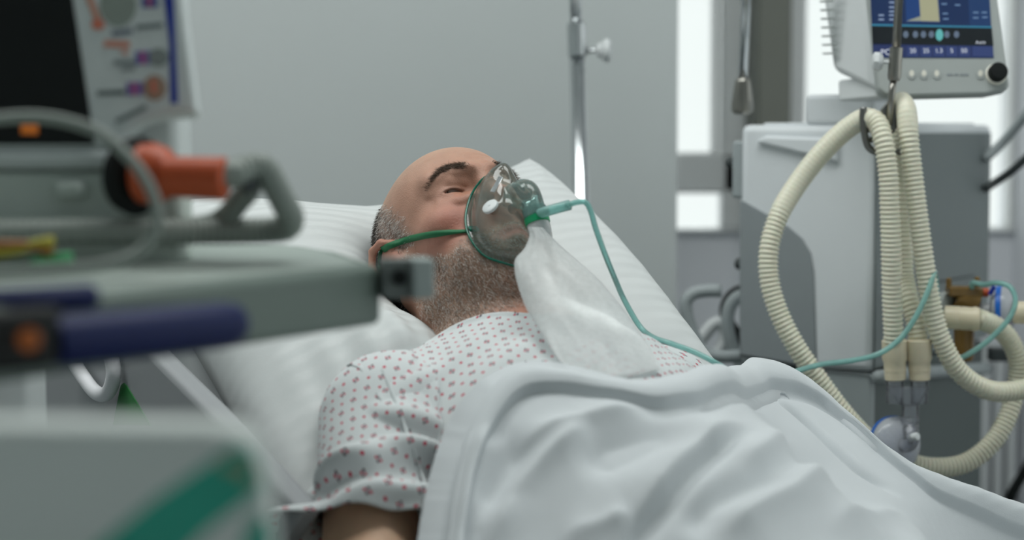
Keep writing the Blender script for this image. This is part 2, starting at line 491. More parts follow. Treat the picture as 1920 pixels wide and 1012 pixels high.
for bb in (.7, 1.4):
    for ac in (BA0 + .08, BA1 - .08):
        top = TB(np.array(ac), np.array(bb), np.array(MT - .2)); bt = top.copy(); bt[2] = .06
        tube('leg', [top, (top + bt) / 2, bt], .028, M['bedlight'], bed, step=.05)
        lathe('caster', [(-.02, .055), (-.017, .06), (.017, .06), (.02, .055)], bt * np.array([1, 1, 0]) + ZU * .06, V_, M['dark'], bed, seg=24)
for bb in (.7, 1.4):
    c = TB(np.array((BA0 + BA1) / 2), np.array(bb), np.array(MT - .23))
    obox('crossbar', c, V_, U_, ZU, .62, .06, .05, M['bedlight'], bed, .006)
# mattress with fitted sheet
def mattress():
    nb, na = 150, 64
    # closed section round the mattress
    th = np.linspace(0, 2 * np.pi, na, endpoint=False)
    e = .22
    sa = np.sign(np.cos(th)) * abs(np.cos(th)) ** e * (BA1 - BA0) / 2
    sh = np.sign(np.sin(th)) * abs(np.sin(th)) ** e * .075
    bs = np.linspace(-.43, 1.5, nb)
    A = np.broadcast_to(sa, (nb, na)).copy(); B = np.broadcast_to(bs[:, None], (nb, na)).copy(); Hh = np.broadcast_to(sh, (nb, na)) - .075 + MT
    # end rounding
    k = np.clip(np.minimum(B + .43, 1.5 - B) / .03, 0, 1); k = np.sqrt(1 - (1 - k) ** 2)
    A = A * (.93 + .07 * k); Hh = (Hh + .075 - MT) * (.6 + .4 * k) - .075 + MT
    nz = fnoise(A, B, Hh, 3, 22, 3)
    side = (abs(A) > (BA1 - BA0) / 2 - .03).astype(float)
    Hh = Hh + .004 * nz * (Hh > MT - .03)
    A = A + side * np.sign(A) * .003 * np.sin(B * 60 + 2 * nz)
    V = TB(A + (BA0 + BA1) / 2, B, Hh).reshape(-1, 3)
    F = grid_faces(nb, na, True).tolist() + [list(range(na)), list(range((nb - 1) * na, nb * na))[::-1]]
    o = mesh('mattress', V, F, M['linen'])
    return prop(o, 'mattress in a white fitted sheet under the patient and pillow', 'mattress')
mattress()

# ================================================================ the patient
# The body is one continuous surface: a distance field sculpted from smoothly joined volumes, meshed on a grid that is fine at the face.
def axis(*parts):
    out = []
    for lo, hi, st in parts:
        out.append(np.arange(lo, hi - st * .25, st))
    return np.concatenate(out + [[parts[-1][1]]]).astype(np.float32)
fx = axis((-.36, -.10, .008), (-.10, -.056, .003), (-.056, -.008, .0012), (-.008, .10, .0028), (.10, .46, .009))
fy = axis((-.26, -.12, .008), (-.12, .062, .003), (.062, .112, .0012), (.112, .145, .0025), (.145, .28, .009))
fz = axis((-.86, -.20, .010), (-.20, -.002, .003), (-.002, .05, .0012), (.05, .095, .0018), (.095, .142, .003))
FLD = np.ones((len(fx), len(fy), len(fz)), np.float32)
def blk(lo, hi):
    s = []
    for ax_, l, h_ in ((fx, lo[0], hi[0]), (fy, lo[1], hi[1]), (fz, lo[2], hi[2])):
        s.append(slice(max(0, np.searchsorted(ax_, l) - 1), np.searchsorted(ax_, h_) + 1))
    return tuple(s), np.meshgrid(fx[s[0]], fy[s[1]], fz[s[2]], indexing='ij', sparse=True)
def smin(a, b, k):
    h_ = np.clip(.5 + .5 * (a - b) / k, 0, 1)
    return a + (b - a) * h_ - k * h_ * (1 - h_)
def put(s, d, k, sub):
    if sub:
        FLD[s] = -smin(-FLD[s], d, k)
    else:
        FLD[s] = smin(FLD[s], d, k)
def ell(c, r, k=.015, sub=False, B=None):
    c = np.asarray(c, float); r = np.asarray(r, float)
    R_ = np.full(3, r.max()) if B is not None else r
    mg = k + .012
    s, (X, Y, Z) = blk(c - R_ - mg, c + R_ + mg)
    x, y, z = X - c[0], Y - c[1], Z - c[2]
    if B is not None:
        x, y, z = (B[0][0] * x + B[0][1] * y + B[0][2] * z), (B[1][0] * x + B[1][1] * y + B[1][2] * z), (B[2][0] * x + B[2][1] * y + B[2][2] * z)
    k0 = np.sqrt((x / r[0]) ** 2 + (y / r[1]) ** 2 + (z / r[2]) ** 2) + 1e-6
    k1 = np.sqrt((x / r[0] ** 2) ** 2 + (y / r[1] ** 2) ** 2 + (z / r[2] ** 2) ** 2) + 1e-6
    put(s, k0 * (k0 - 1) / k1, k, sub)
def cap(p, q, r1, r2, k=.012, sub=False):
    p = np.asarray(p, float); q = np.asarray(q, float); rm = max(r1, r2) + k + .012
    s, (X, Y, Z) = blk(np.minimum(p, q) - rm, np.maximum(p, q) + rm)
    d = q - p; L2 = d @ d + 1e-12
    t = np.clip(((X - p[0]) * d[0] + (Y - p[1]) * d[1] + (Z - p[2]) * d[2]) / L2, 0, 1)
    dist = np.sqrt((X - p[0] - t * d[0]) ** 2 + (Y - p[1] - t * d[1]) ** 2 + (Z - p[2] - t * d[2]) ** 2)
    put(s, dist - (r1 + (r2 - r1) * t), k, sub)
h3 = lambda x, y, z: np.array([x, y, z]) * HS
def he(c, r, k=.015, sub=False, both=False):
    for sg in ((-1, 1) if both else (1,)):
        ell(h3(c[0] * sg, c[1], c[2]), np.array(r) * HS, k, sub)
def hc(p, q, r1, r2, k=.012, sub=False, both=False):
    for sg in ((-1, 1) if both else (1,)):
        cap(h3(p[0] * sg, p[1], p[2]), h3(q[0] * sg, q[1], q[2]), r1 * HS, r2 * HS, k, sub)
BASIS = np.stack([V_, HF, HU])
def tq(a, b, h):
    return BASIS @ (T(a, b, h) - HO)
TBAS = np.stack([V_, -TU, TF]) @ BASIS.T
# --- skull and face
he((0, -.008, .042), (.077, .097, .080), .01)
he((0, .038, .052), (.060, .056, .050), .03)
he((0, .028, -.012), (.062, .058, .072), .03)
he((0, .046, -.052), (.042, .042, .046), .025)
he((.047, .052, -.010), (.021, .026, .019), .022, both=True)            # cheekbones
hc((.052, -.004, -.062), (.014, .070, -.086), .019, .020, .02, both=True)  # jaw
hc((.062, -.006, -.004), (.053, -.004, -.060), .016, .018, .02, both=True)
he((0, .074, -.088), (.022, .019, .017), .018)                          # chin
he((.036, .050, -.058), (.022, .026, .030), .02, both=True)             # cheeks
he((0, .030, -.094), (.046, .048, .028), .022)                          # soft under the chin
he((0, .010, -.105), (.054, .050, .034), .022)
hc((.046, .0735, .041), (.012, .0935, .035), .0112, .0115, .013, both=True)   # brow ridge
he((.034, .099, .016), (.019, .0215, .0130), .013, True, both=True)      # sockets
he((.0165, .1035, .0200), (.0085, .013, .011), .010, True, both=True)
he((.0335, .0695, .0195), (.0185, .0160, .0145), .006, both=True)        # lids over the eyeball
hc((.052, .0690, .0275), (.034, .0835, .0310), .0040, .0044, .006, both=True)
hc((.034, .0835, .0310), (.018, .0850, .0290), .0044, .0046, .006, both=True)  # fold over the lid
hc((.048, .0725, .0075), (.034, .0805, .0045), .0034, .0038, .009, both=True)
hc((.034, .0805, .0045), (.019, .0845, .0075), .0038, .0034, .009, both=True)   # bag under the eye
# lid slit
for sg in (-1, 1):
    ell(h3(.0335 * sg, .0885, .0180), np.array((.0142, .0130, .0024)) * HS, .0016, True)
# --- nose
hc((0, .090, .026), (0, .100, .004), .0070, .0075, .012)
hc((0, .100, .004), (0, .112, -.020), .0075, .0092, .010)
he((0, .1125, -.0235), (.0100, .0095, .0085), .007)
he((.0125, .1015, -.0275), (.0072, .0095, .0068), .006, both=True)
hc((.006, .104, -.0325), (.007, .102, -.023), .003, .002, .003, True, True)
hc((.019, .098, -.032), (.031, .082, -.060), .003, .002, .008, True, True)     # nasolabial fold
# --- mouth
hc((.021, .083, -.0590), (.004, .0945, -.0545), .0045, .0062, .006, both=True)
hc((.020, .083, -.0625), (.003, .0935, -.0670), .0045, .0066, .006, both=True)
hc((.024, .090, -.0610), (0, .1025, -.0605), .0014, .0016, .003, True, True)
he((0, .0925, -.0745), (.016, .006, .004), .006, True)
# --- neck
hc((0, -.026, -.02), (0, -.030, -.16), .056, .060, .03)
hc((0, -.005, -.06), (0, .006, -.165), .046, .050, .03)
he((0, .038, -.128), (.014, .014, .022), .02)
hc((.058, -.035, -.02), (.022, .018, -.182), .012, .011, .016, both=True)      # neck cords
# --- ears
for sg in (-1, 1):
    E_ = lambda x, y, z: (x * sg, y, z)
    loop = [(.074, .006, .004), (.080, .008, .020), (.087, -.001, .031), (.092, -.014, .032), (.094, -.026, .020), (.092, -.029, .002), (.087, -.022, -.016), (.082, -.010, -.028), (.077, .002, -.030)]
    for p_, q_ in zip(loop[:-1], loop[1:]): hc(E_(*p_), E_(*q_), .0042, .0042, .003)
    he(E_(.081, -.010, .003), (.0060, .018, .026), .004)
    he(E_(.0905, -.009, .002), (.0062, .010, .016), .004, True)
    he(E_(.078, -.002, -.031), (.005, .008, .009), .004)
    hc(E_(.073, .006, -.004), E_(.073, .005, -.014), .006, .005, .004)
# --- trunk (backrest frame)
def te(c, r, k=.03): ell(tq(*c), r, k, False, TBAS)
def tc_(p, q, r1, r2, k=.03): cap(tq(*p), tq(*q), r1, r2, k)
te((0, .17, .010), (.165, .17, .105), .04)
te((0, .36, .015), (.158, .22, .110), .05)
te((0, .58, .0), (.168, .16, .105), .05)
tc_((-.05, .03, -.02), (-.165, .075, -.005), .050, .052, .03)
tc_((.05, .03, -.02), (.150, .085, -.012), .050, .052, .03)
tc_((0, -.02, -.02), (0, .10, .0), .062, .08, .04)
# arms: the right one slants down beside the chest, its forearm passes under the blanket
R_SH, R_EL, R_WR = (-.185, .085, -.010), (-.302, .335, -.062), (-.12, .52, .045)
L_SH, L_EL, L_WR = (.165, .095, -.020), (.315, .310, -.072), (.20, .50, .03)
for s_, e_, w_ in ((R_SH, R_EL, R_WR), (L_SH, L_EL, L_WR)):
    tc_(s_, e_, .055, .043, .03)
    tc_(e_, w_, .043, .030, .02)
for sg in (-1, 1):
    tc_((.085 * sg, .64, 0), (.10 * sg, .82, .015), .085, .08, .04)

def surface_nets(f, xs, ys, zs):
    ins = f < 0
    c = np.zeros(tuple(n - 1 for n in f.shape), np.uint8)
    offs = [(i, j, k) for i in (0, 1) for j in (0, 1) for k in (0, 1)]
    for i, j, k in offs:
        c += ins[i:ins.shape[0] - 1 + i, j:ins.shape[1] - 1 + j, k:ins.shape[2] - 1 + k]
    I, J, K = np.nonzero((c > 0) & (c < 8))
    vals = np.stack([f[I + i, J + j, K + k] for i, j, k in offs], 1)
    loc = np.array(offs, np.float32)
    acc = np.zeros((len(I), 3), np.float32); cnt = np.zeros(len(I), np.float32)
    for a in range(8):
        for b in range(a + 1, 8):
            if np.abs(loc[a] - loc[b]).sum() != 1: continue
            m_ = (vals[:, a] < 0) != (vals[:, b] < 0)
            t = vals[m_, a] / (vals[m_, a] - vals[m_, b])
            acc[m_] += loc[a] + t[:, None] * (loc[b] - loc[a]); cnt[m_] += 1
    acc /= cnt[:, None]
    V = np.stack([xs[I] + acc[:, 0] * (xs[I + 1] - xs[I]), ys[J] + acc[:, 1] * (ys[J + 1] - ys[J]), zs[K] + acc[:, 2] * (zs[K + 1] - zs[K])], 1)
    idx = np.full(c.shape, -1, np.int32); idx[I, J, K] = np.arange(len(I))
    Q = []
    for ax_ in range(3):
        s0 = [slice(None)] * 3; s1 = [slice(None)] * 3
        s0[ax_] = slice(0, -1); s1[ax_] = slice(1, None)
        A, B = ins[tuple(s0)], ins[tuple(s1)]
        ch = np.argwhere(A != B)
        o1, o2 = [(1, 2), (2, 0), (0, 1)][ax_]
        ok = (ch[:, o1] > 0) & (ch[:, o2] > 0) & (ch[:, o1] < f.shape[o1] - 1) & (ch[:, o2] < f.shape[o2] - 1)
        ch = ch[ok]
        def cell(d1, d2):
            q = ch.copy(); q[:, o1] -= d1; q[:, o2] -= d2
            return idx[q[:, 0], q[:, 1], q[:, 2]]
        q = np.stack([cell(1, 1), cell(0, 1), cell(0, 0), cell(1, 0)], 1)
        fl = ~A[ch[:, 0], ch[:, 1], ch[:, 2]]
        q[fl] = q[fl][:, ::-1]
        Q.append(q)
    return V, np.concatenate(Q)
BV, BF = surface_nets(FLD, fx, fy, fz)
# lines of the forehead, corner of the eye and neck: shallow grooves pressed into the skin
def groove(pts, depth, wid):
    pts = np.array(pts) * HS
    near = np.nonzero((abs(BV - pts.mean(0)) < (np.ptp(pts, axis=0) / 2 + .02)).all(1))[0]
    q = BV[near]; best = np.full(len(near), 9.0)
    for a_, b_ in zip(pts[:-1], pts[1:]):
        d_ = b_ - a_; t_ = np.clip(((q - a_) @ d_) / (d_ @ d_), 0, 1)
        best = np.minimum(best, np.linalg.norm(q - a_ - t_[:, None] * d_, axis=1))
    c_ = np.array([0, 0, .03]) * HS
    n_ = q - c_; n_ /= np.linalg.norm(n_, axis=1)[:, None]
    BV[near] -= n_ * (depth * np.exp(-(best / wid) ** 2))[:, None]
for zz, yy in ((.059, .0965), (.068, .0925), (.077, .0865)):
    groove([(x_, yy - (x_ / .05) ** 2 * .021, zz + .002 * math.sin(x_ * 80)) for x_ in np.linspace(-.042, .042, 14)], .0009, .0022)
for sg_ in (-1, 1):
    groove([(sg_ * .0525, .070, .0215), (sg_ * .044, .080, .0250), (sg_ * .034, .0855, .0262), (sg_ * .024, .0855, .0250), (sg_ * .017, .084, .0215)], .0012, .0016)
    groove([(sg_ * .0505, .073, .0105), (sg_ * .042, .081, .0080), (sg_ * .032, .0855, .0078), (sg_ * .022, .0865, .0105)], .0009, .0017)
    groove([(sg_ * .050, .072, -.0005), (sg_ * .040, .080, -.0040), (sg_ * .028, .086, -.0035), (sg_ * .019, .088, .002)], .0010, .0028)
for dz, dx_ in ((.006, .004), (.0, .006), (-.007, .004)):
    for sg_ in (-1, 1): groove([(sg_ * .048, .072, .014 + dz * .5), (sg_ * (.056 + dx_ * .3), .060, .014 + dz * 1.3)], .0007, .0018)
for zz, yy in ((-.128, .040), (-.142, .034)):
    groove([(-.058, -.005, zz + .012), (-.045, .022, zz + .004), (-.02, yy, zz), (.02, yy, zz), (.045, .022, zz + .004)], .0010, .0022)
def field_at(p):
    """trilinear value of the body field at local points"""
    lo_ = np.array([fx[0], fy[0], fz[0]]); hi_ = np.array([fx[-1], fy[-1], fz[-1]])
    out_ = np.linalg.norm(np.maximum(lo_ - p, 0) + np.maximum(p - hi_, 0), axis=1)
    ii = []; tt = []
    for k_, ax_ in enumerate((fx, fy, fz)):
        i = np.clip(np.searchsorted(ax_, p[:, k_]) - 1, 0, len(ax_) - 2)
        ii.append(i); tt.append(np.clip((p[:, k_] - ax_[i]) / (ax_[i + 1] - ax_[i]), 0, 1))
    o_ = 0
    for i in (0, 1):
        for j in (0, 1):
            for k in (0, 1):
                w = (tt[0] if i else 1 - tt[0]) * (tt[1] if j else 1 - tt[1]) * (tt[2] if k else 1 - tt[2])
                o_ = o_ + w * FLD[ii[0] + i, ii[1] + j, ii[2] + k]
    return o_ + out_
loc2w = lambda q: HO + q @ BASIS
w2loc = lambda p: (p - HO) @ BASIS.T

person = thing('person', 'man in a dotted hospital gown lying back with an oxygen mask on', 'person', T(np.array(0.), np.array(.3), np.array(-.1)))
def sstep(x, a, b):
    t = np.clip((x - a) / (b - a), 0, 1); return t * t * (3 - 2 * t)
def beard_mask(q):
    x, y, z = abs(q[:, 0]) / HS, q[:, 1] / HS, q[:, 2] / HS
    line = np.interp(y, [-.02, .012, .03, .055, .075, .11], [-.02, .004, -.022, -.044, -.044, -.040])
    m_ = sstep(line - z, -.004, .010) * sstep(y, -.020, .004) * sstep(z, -.150, -.118)
    lips = np.exp(-((x / .022) ** 4 + ((z + .0605) / .0085) ** 4)) * (y > .07)
    return m_ * (1 - lips)
def hair_mask(q):
    x, y, z = abs(q[:, 0]) / HS, q[:, 1] / HS, q[:, 2] / HS
    # horseshoe of short hair: front limit at the temples, upper limit round a bald crown
    front = np.interp(z, [-.03, .0, .03, .055, .085, .11], [.022, .034, .038, .030, .008, -.020])
    top = np.interp(y, [-.10, -.06, -.02, .02, .045], [.130, .126, .112, .086, .052])
    low = np.interp(y, [-.10, -.045, -.015, .004, .03], [-.040, -.030, .018, .012, -.004])
    return sstep(front - y, -.004, .020) * sstep(top - z, -.004, .024) * sstep(z - low, -.006, .008) * (x < .0800)
def brow_mask(q):
    x, y, z = abs(q[:, 0]) / HS, q[:, 1] / HS, q[:, 2] / HS
    zc = np.interp(x, [.012, .03, .042, .056], [.0355, .0425, .0425, .033])
    hw = np.interp(x, [.010, .018, .035, .058], [.0045, .0052, .0046, .0018])
    return sstep(hw - abs(z - zc), -.001, .002) * sstep(x, .013, .022) * sstep(-x, -.059, -.050) * (y > .05)
bx, by, bz = BV[:, 0] / HS, BV[:, 1] / HS, BV[:, 2] / HS
skin = np.array(srgb(186, 143, 123)[:3]); red = np.array(srgb(178, 116, 100)[:3]); pale = np.array(srgb(192, 156, 135)[:3]); beardc = np.array(srgb(178, 154, 136)[:3])
colr = np.tile(skin, (len(BV), 1))
def blend(c, w):
    global colr
    colr = colr * (1 - w[:, None]) + c * w[:, None]
blend(pale, sstep(bz, .04, .09) * .8)
blend(red, np.exp(-(((abs(bx) - .045) / .03) ** 2 + ((bz + .022) / .03) ** 2)) * (by > 0) * .9)
blend(red, np.exp(-((bx / .016) ** 2 + ((bz + .02) / .022) ** 2)) * (by > .08) * .6)
blend(red, sstep(-bz, .10, .14) * .45)
blend(red, np.exp(-(((abs(bx) - .085) / .012) ** 2)) * (abs(bx) > .076) * .5)
blend(np.array(srgb(166, 114, 92)[:3]), np.exp(-(((abs(bx) - .032) / .02) ** 2 + ((bz - .016) / .014) ** 2)) * (by > .05) * .45)
blend(np.array(srgb(186, 106, 96)[:3]), np.exp(-((bx / .024) ** 4 + ((bz + .0605) / .0085) ** 4)) * (by > .07) * .7)
blend(np.array(srgb(74, 52, 44)[:3]), np.exp(-(((abs(bx) - .0335) / .0125) ** 4 + ((bz - .0207 + 4.5 * (abs(bx) - .0335) ** 2 * 2) / .0011) ** 2)) * (by > .065) * .75)
blend(np.array(srgb(150, 100, 78)[:3]), np.exp(-(((abs(bx) - .017) / .008) ** 2 + ((bz - .022) / .012) ** 2)) * (by > .06) * .45)  # inner sockets darkened: brow shade put into the skin colour
blend(beardc, beard_mask(BV) * .5)
gm_ = sstep(by - .25 * (bz - .05), -.030, .004)
blend(np.array(srgb(168, 150, 140)[:3]), hair_mask(BV) * .7 * gm_)
blend(np.array(srgb(84, 72, 64)[:3]), hair_mask(BV) * .85 * (1 - gm_))
blend(np.array(srgb(110, 84, 66)[:3]), brow_mask(BV) * .6)
blend(np.array(srgb(222, 182, 152)[:3]), sstep(-bz, .22, .30))
def skin_mat():
    m, nt, b = new_mat('skin'); N, Lk = nt.nodes, nt.links
    at = N.new('ShaderNodeAttribute'); at.attribute_name = 'tone'
    tc = N.new('ShaderNodeTexCoord')
    nz = N.new('ShaderNodeTexNoise'); nz.inputs['Scale'].default_value = 55; nz.inputs['Detail'].default_value = 6
    mr = N.new('ShaderNodeMapRange'); mr.inputs[3].default_value = .82; mr.inputs[4].default_value = 1.16
    mx = N.new('ShaderNodeMix'); mx.data_type = 'RGBA'; mx.blend_type = 'MULTIPLY'; mx.inputs[0].default_value = 1
    Lk.new(tc.outputs['Object'], nz.inputs['Vector']); Lk.new(nz.outputs['Fac'], mr.inputs[0])
    cc = N.new('ShaderNodeCombineColor')
    Lk.new(at.outputs['Color'], mx.inputs[6])
    for k_, i_ in enumerate(('Red', 'Green', 'Blue')): Lk.new(mr.outputs[0], cc.inputs[i_])
    Lk.new(cc.outputs[0], mx.inputs[7]); Lk.new(mx.outputs[2], b.inputs['Base Color'])
    b.inputs['Roughness'].default_value = .48; b.inputs['Specular IOR Level'].default_value = .4
    b.inputs['Subsurface Weight'].default_value = .18; b.inputs['Subsurface Scale'].default_value = .006
    b.inputs['Subsurface Radius'].default_value = (1, .35, .2)
    n1 = N.new('ShaderNodeTexNoise'); n1.inputs['Scale'].default_value = 420; n1.inputs['Detail'].default_value = 3
    n2 = N.new('ShaderNodeTexVoronoi'); n2.inputs['Scale'].default_value = 900
    ad = N.new('ShaderNodeMath'); ad.operation = 'ADD'
    Lk.new(tc.outputs['Object'], n1.inputs['Vector']); Lk.new(tc.outputs['Object'], n2.inputs['Vector'])
    Lk.new(n1.outputs['Fac'], ad.inputs[0]); Lk.new(n2.outputs['Distance'], ad.inputs[1])
    bp = N.new('ShaderNodeBump'); bp.inputs['Strength'].default_value = .35; bp.inputs['Distance'].default_value = .0007
    Lk.new(ad.outputs[0], bp.inputs['Height']); Lk.new(bp.outputs[0], b.inputs['Normal'])
    return m
M['skin'] = skin_mat()
body = mesh('body', loc2w(BV), BF, M['skin'], person)
ca = body.data.color_attributes.new('tone', 'FLOAT_COLOR', 'POINT')
ca.data.foreach_set('color', np.concatenate([colr, np.ones((len(BV), 1))], 1).astype(np.float32).ravel())
# eyes
M['eye'] = mat('eye_white', (96, 80, 71), .6, spec=.15); M['iris'] = mat('iris_dark', (58, 44, 36), .55, spec=.12)
for sg in (-1, 1):
    c = H(.0335 * sg, .0695, .0190)
    gz_ = HF * .90 - HU * .06 + V_ * .12; gz_ = gz_ / np.linalg.norm(gz_)
    pr = [(.0145 * math.cos(t), .0145 * math.sin(t)) for t in np.linspace(math.pi, 0.0, 14)]
    ey = lathe('eyeball', pr, c, gz_, M['eye'], person, seg=20, sharp=False)
    lathe('iris', [(.0112, .0095), (.0122, .0086), (.0136, .0062), (.0146, .0030), (.0149, .0)], c, gz_, M['iris'], ey, seg=20, sharp=False)
# hair, beard, brows: single hairs grown from the skin
BN = np.zeros_like(BV)
fa = BV[BF]
fn = np.cross(fa[:, 2] - fa[:, 0], fa[:, 3] - fa[:, 1]); farea = np.linalg.norm(fn, axis=1) / 2 + 1e-12; fnu = fn / (2 * farea[:, None])
fc = fa.mean(1)
def strands(name, maskf, n, lmin, lmax, rad, dirf, colf, seed, jitter=.35, sink=.0006):
    r = np.random.default_rng(seed)
    w = maskf(fc) * farea
    pick = r.choice(len(fc), n, p=w / w.sum())
    u_, v_ = r.random((2, n))
    f4 = fa[pick]
    p = f4[:, 0] * ((1 - u_) * (1 - v_))[:, None] + f4[:, 1] * (u_ * (1 - v_))[:, None] + f4[:, 2] * (u_ * v_)[:, None] + f4[:, 3] * ((1 - u_) * v_)[:, None]
    nn = fnu[pick]
    d = dirf(p, nn) + r.normal(size=(n, 3)) * jitter
    d /= np.linalg.norm(d, axis=1)[:, None]
    dn = (d * nn).sum(1)
    d = d + nn * np.clip(.22 - dn, 0, 2)[:, None]; d /= np.linalg.norm(d, axis=1)[:, None]
    L = (lmin + (lmax - lmin) * r.random(n))[:, None]
    bend = r.normal(size=(n, 3)) * .10 - nn * .35
    s1 = np.cross(d, nn); s1 /= np.linalg.norm(s1, axis=1)[:, None] + 1e-9; s2 = np.cross(d, s1)
    p0 = p - nn * sink; p1 = p0 + d * L * .5; p2 = p0 + d * L + bend * L * .45
    Vs = []
    for q, rr in ((p0, rad), (p1, rad * .8)):
        for t in range(3):
            Vs.append(q + (s1 * math.cos(t * 2.094) + s2 * math.sin(t * 2.094)) * rr)
    Vs.append(p2)
    V = np.stack(Vs, 1).reshape(-1, 3)
    b0 = (np.arange(n) * 7)[:, None]
    tris = np.array([(0, 1, 4), (0, 4, 3), (1, 2, 5), (1, 5, 4), (2, 0, 3), (2, 3, 5), (3, 4, 6), (4, 5, 6), (5, 3, 6)])
    F = (b0[:, :, None] + tris[None]).reshape(-1, 3)
    c = colf(p, r)
    o = mesh(name, loc2w(V), F, M['hair'], person, smooth=True)
    ca = o.data.color_attributes.new('tone', 'FLOAT_COLOR', 'POINT')
    ca.data.foreach_set('color', np.repeat(np.concatenate([c, np.ones((n, 1))], 1), 7, 0).astype(np.float32).ravel())
    o['kind'] = 'stuff'
    return o
def hair_mat():
    m, nt, b = new_mat('hair_strand'); N, Lk = nt.nodes, nt.links
    at = N.new('ShaderNodeAttribute'); at.attribute_name = 'tone'
    Lk.new(at.outputs['Color'], b.inputs['Base Color']); b.inputs['Roughness'].default_value = .5; b.inputs['Specular IOR Level'].default_value = .3
    return m
M['hair'] = hair_mat()
def pick_col(cols, probs):
    cols = np.array([srgb(*c)[:3] for c in cols])
    def f(p, r):
        return cols[r.choice(len(cols), len(p), p=probs)]
    return f
GREY = [(236, 230, 224), (186, 170, 156), (96, 78, 64), (54, 44, 38)]
def beard_col(p, r):
    cols = np.array([srgb(*c)[:3] for c in GREY])
    out = np.empty((len(p), 3)); y = p[:, 1] / HS; z = p[:, 2] / HS
    dk = np.exp(-(((y - .045) / .03) ** 2 + ((z + .085) / .03) ** 2))
    for i, d in enumerate(dk):
        pr = np.array([.60 - .22 * d, .28, .08 + .13 * d, .04 + .08 * d]); pr /= pr.sum()
        out[i] = cols[np.searchsorted(np.cumsum(pr), r.random() * .9999)]
    return out
strands('beard', beard_mask, 14000, .005, .012, .00018, lambda p, n: n * .45 + np.array([0, .25, -.9]), beard_col, 11, .26)
def hair_col(p, r):
    y, z = p[:, 1] / HS, p[:, 2] / HS
    g = sstep(y - .25 * (z - .05), -.030, .004)
    dark = np.array([srgb(*c)[:3] for c in ((46, 40, 36), (66, 58, 52), (96, 88, 82))]); lite = np.array([srgb(*c)[:3] for c in ((244, 240, 236), (206, 198, 192), (120, 108, 100))])
    k = r.integers(0, 3, len(p))
    return np.where((r.random(len(p)) < g)[:, None], lite[k], dark[k])
strands('short_hair', hair_mask, 22000, .004, .008, .00022, lambda p, n: n * .55 + np.array([0, -.7, -.35]), hair_col, 12)
strands('eyebrows', brow_mask, 1200, .005, .009, .00016, lambda p, n: n * .12 + np.stack([np.sign(p[:, 0]) * .9, np.zeros(len(p)), .25 - 6 * np.clip(abs(p[:, 0]) - .03, 0, 1)], 1), pick_col([(74, 60, 48), (104, 84, 68), (56, 46, 38)], [.4, .3, .3]), 13, .22)

# ================================================================ pillow
def pillow():
    n1, n2 = 120, 100
    a0, a1, b0, b1 = -.295, .285, -.405, .16
    u = np.linspace(-1, 1, n1); v = np.linspace(-1, 1, n2)
    Ug, Vg = np.meshgrid(u, v, indexing='ij')
    # pillow outline: edges bow in a little, corners stick out
    A = (a0 + a1) / 2 + (a1 - a0) / 2 * (Ug * (1 - .05 * (1 - Vg ** 2)))
    B = (b0 + b1) / 2 + (b1 - b0) / 2 * (Vg * (1 - .05 * (1 - Ug ** 2)))
    A = A - .034 * np.clip(Ug, 0, 1) ** 2 * np.clip(-Vg, 0, 1) ** 1.5
    prof = np.sqrt(np.clip((1 - abs(Ug) ** 3.2) * (1 - abs(Vg) ** 2.6), 0, 1))
    seam = MT + .045 + .095 * np.clip(Ug, 0, 1) ** 2 * np.clip(-Vg * .22 + .78, 0, 1) + .03 * np.clip(-Ug, 0, 1) * np.clip(.5 - Vg, 0, 1)
    dent = .105 * np.exp(-((A / .072) ** 2 + ((B + .15) / .088) ** 2)) + .13 * np.exp(-(((A) / .20) ** 4 + ((B - .12) / .075) ** 2))
    wr = fnoise(A, B, A * 0, 21, 26, 3) * .005 * prof
    # radiating gathers near the corners and pressed folds by the neck
    ang = np.arctan2(Vg - .9 * np.sign(Vg), Ug - .98 * np.sign(Ug))
    corner = np.exp(-(((abs(Ug) - 1) / .3) ** 2 + ((abs(Vg) - 1) / .35) ** 2))
    wr = wr + .006 * np.sin(ang * 9) * corner * prof + .040 * np.exp(-(((A + .135) / .055) ** 2 + ((B - .01) / .07) ** 2))
    wr = wr + .003 * np.sin((A + .25) * 170) * np.exp(-(((A + .15) / .09) ** 2 + ((B - .0) / .07) ** 2))
    top = seam + .108 * prof - dent * prof + wr
    bot = np.minimum(np.full_like(top, MT + .004) + .04 * (1 - prof), seam - .002)
    bot = np.where(prof < .02, seam, bot)
    top = np.maximum(top, bot + .004 * (prof > .05))
    V = np.concatenate([T(A, B, top).reshape(-1, 3), T(A, B, bot).reshape(-1, 3)])
    g = grid_faces(n1, n2)
    F = np.concatenate([g, g[:, ::-1] + n1 * n2]).tolist()
    o = mesh('pillow', V, F, M['pillow'], uv=np.concatenate([np.stack([A, B], -1).reshape(-1, 2)] * 2))
    w = o.modifiers.new('weld', 'WELD'); w.merge_threshold = .0008
    return prop(o, 'plump white pillow in a striped case behind the head of the patient', 'pillow')
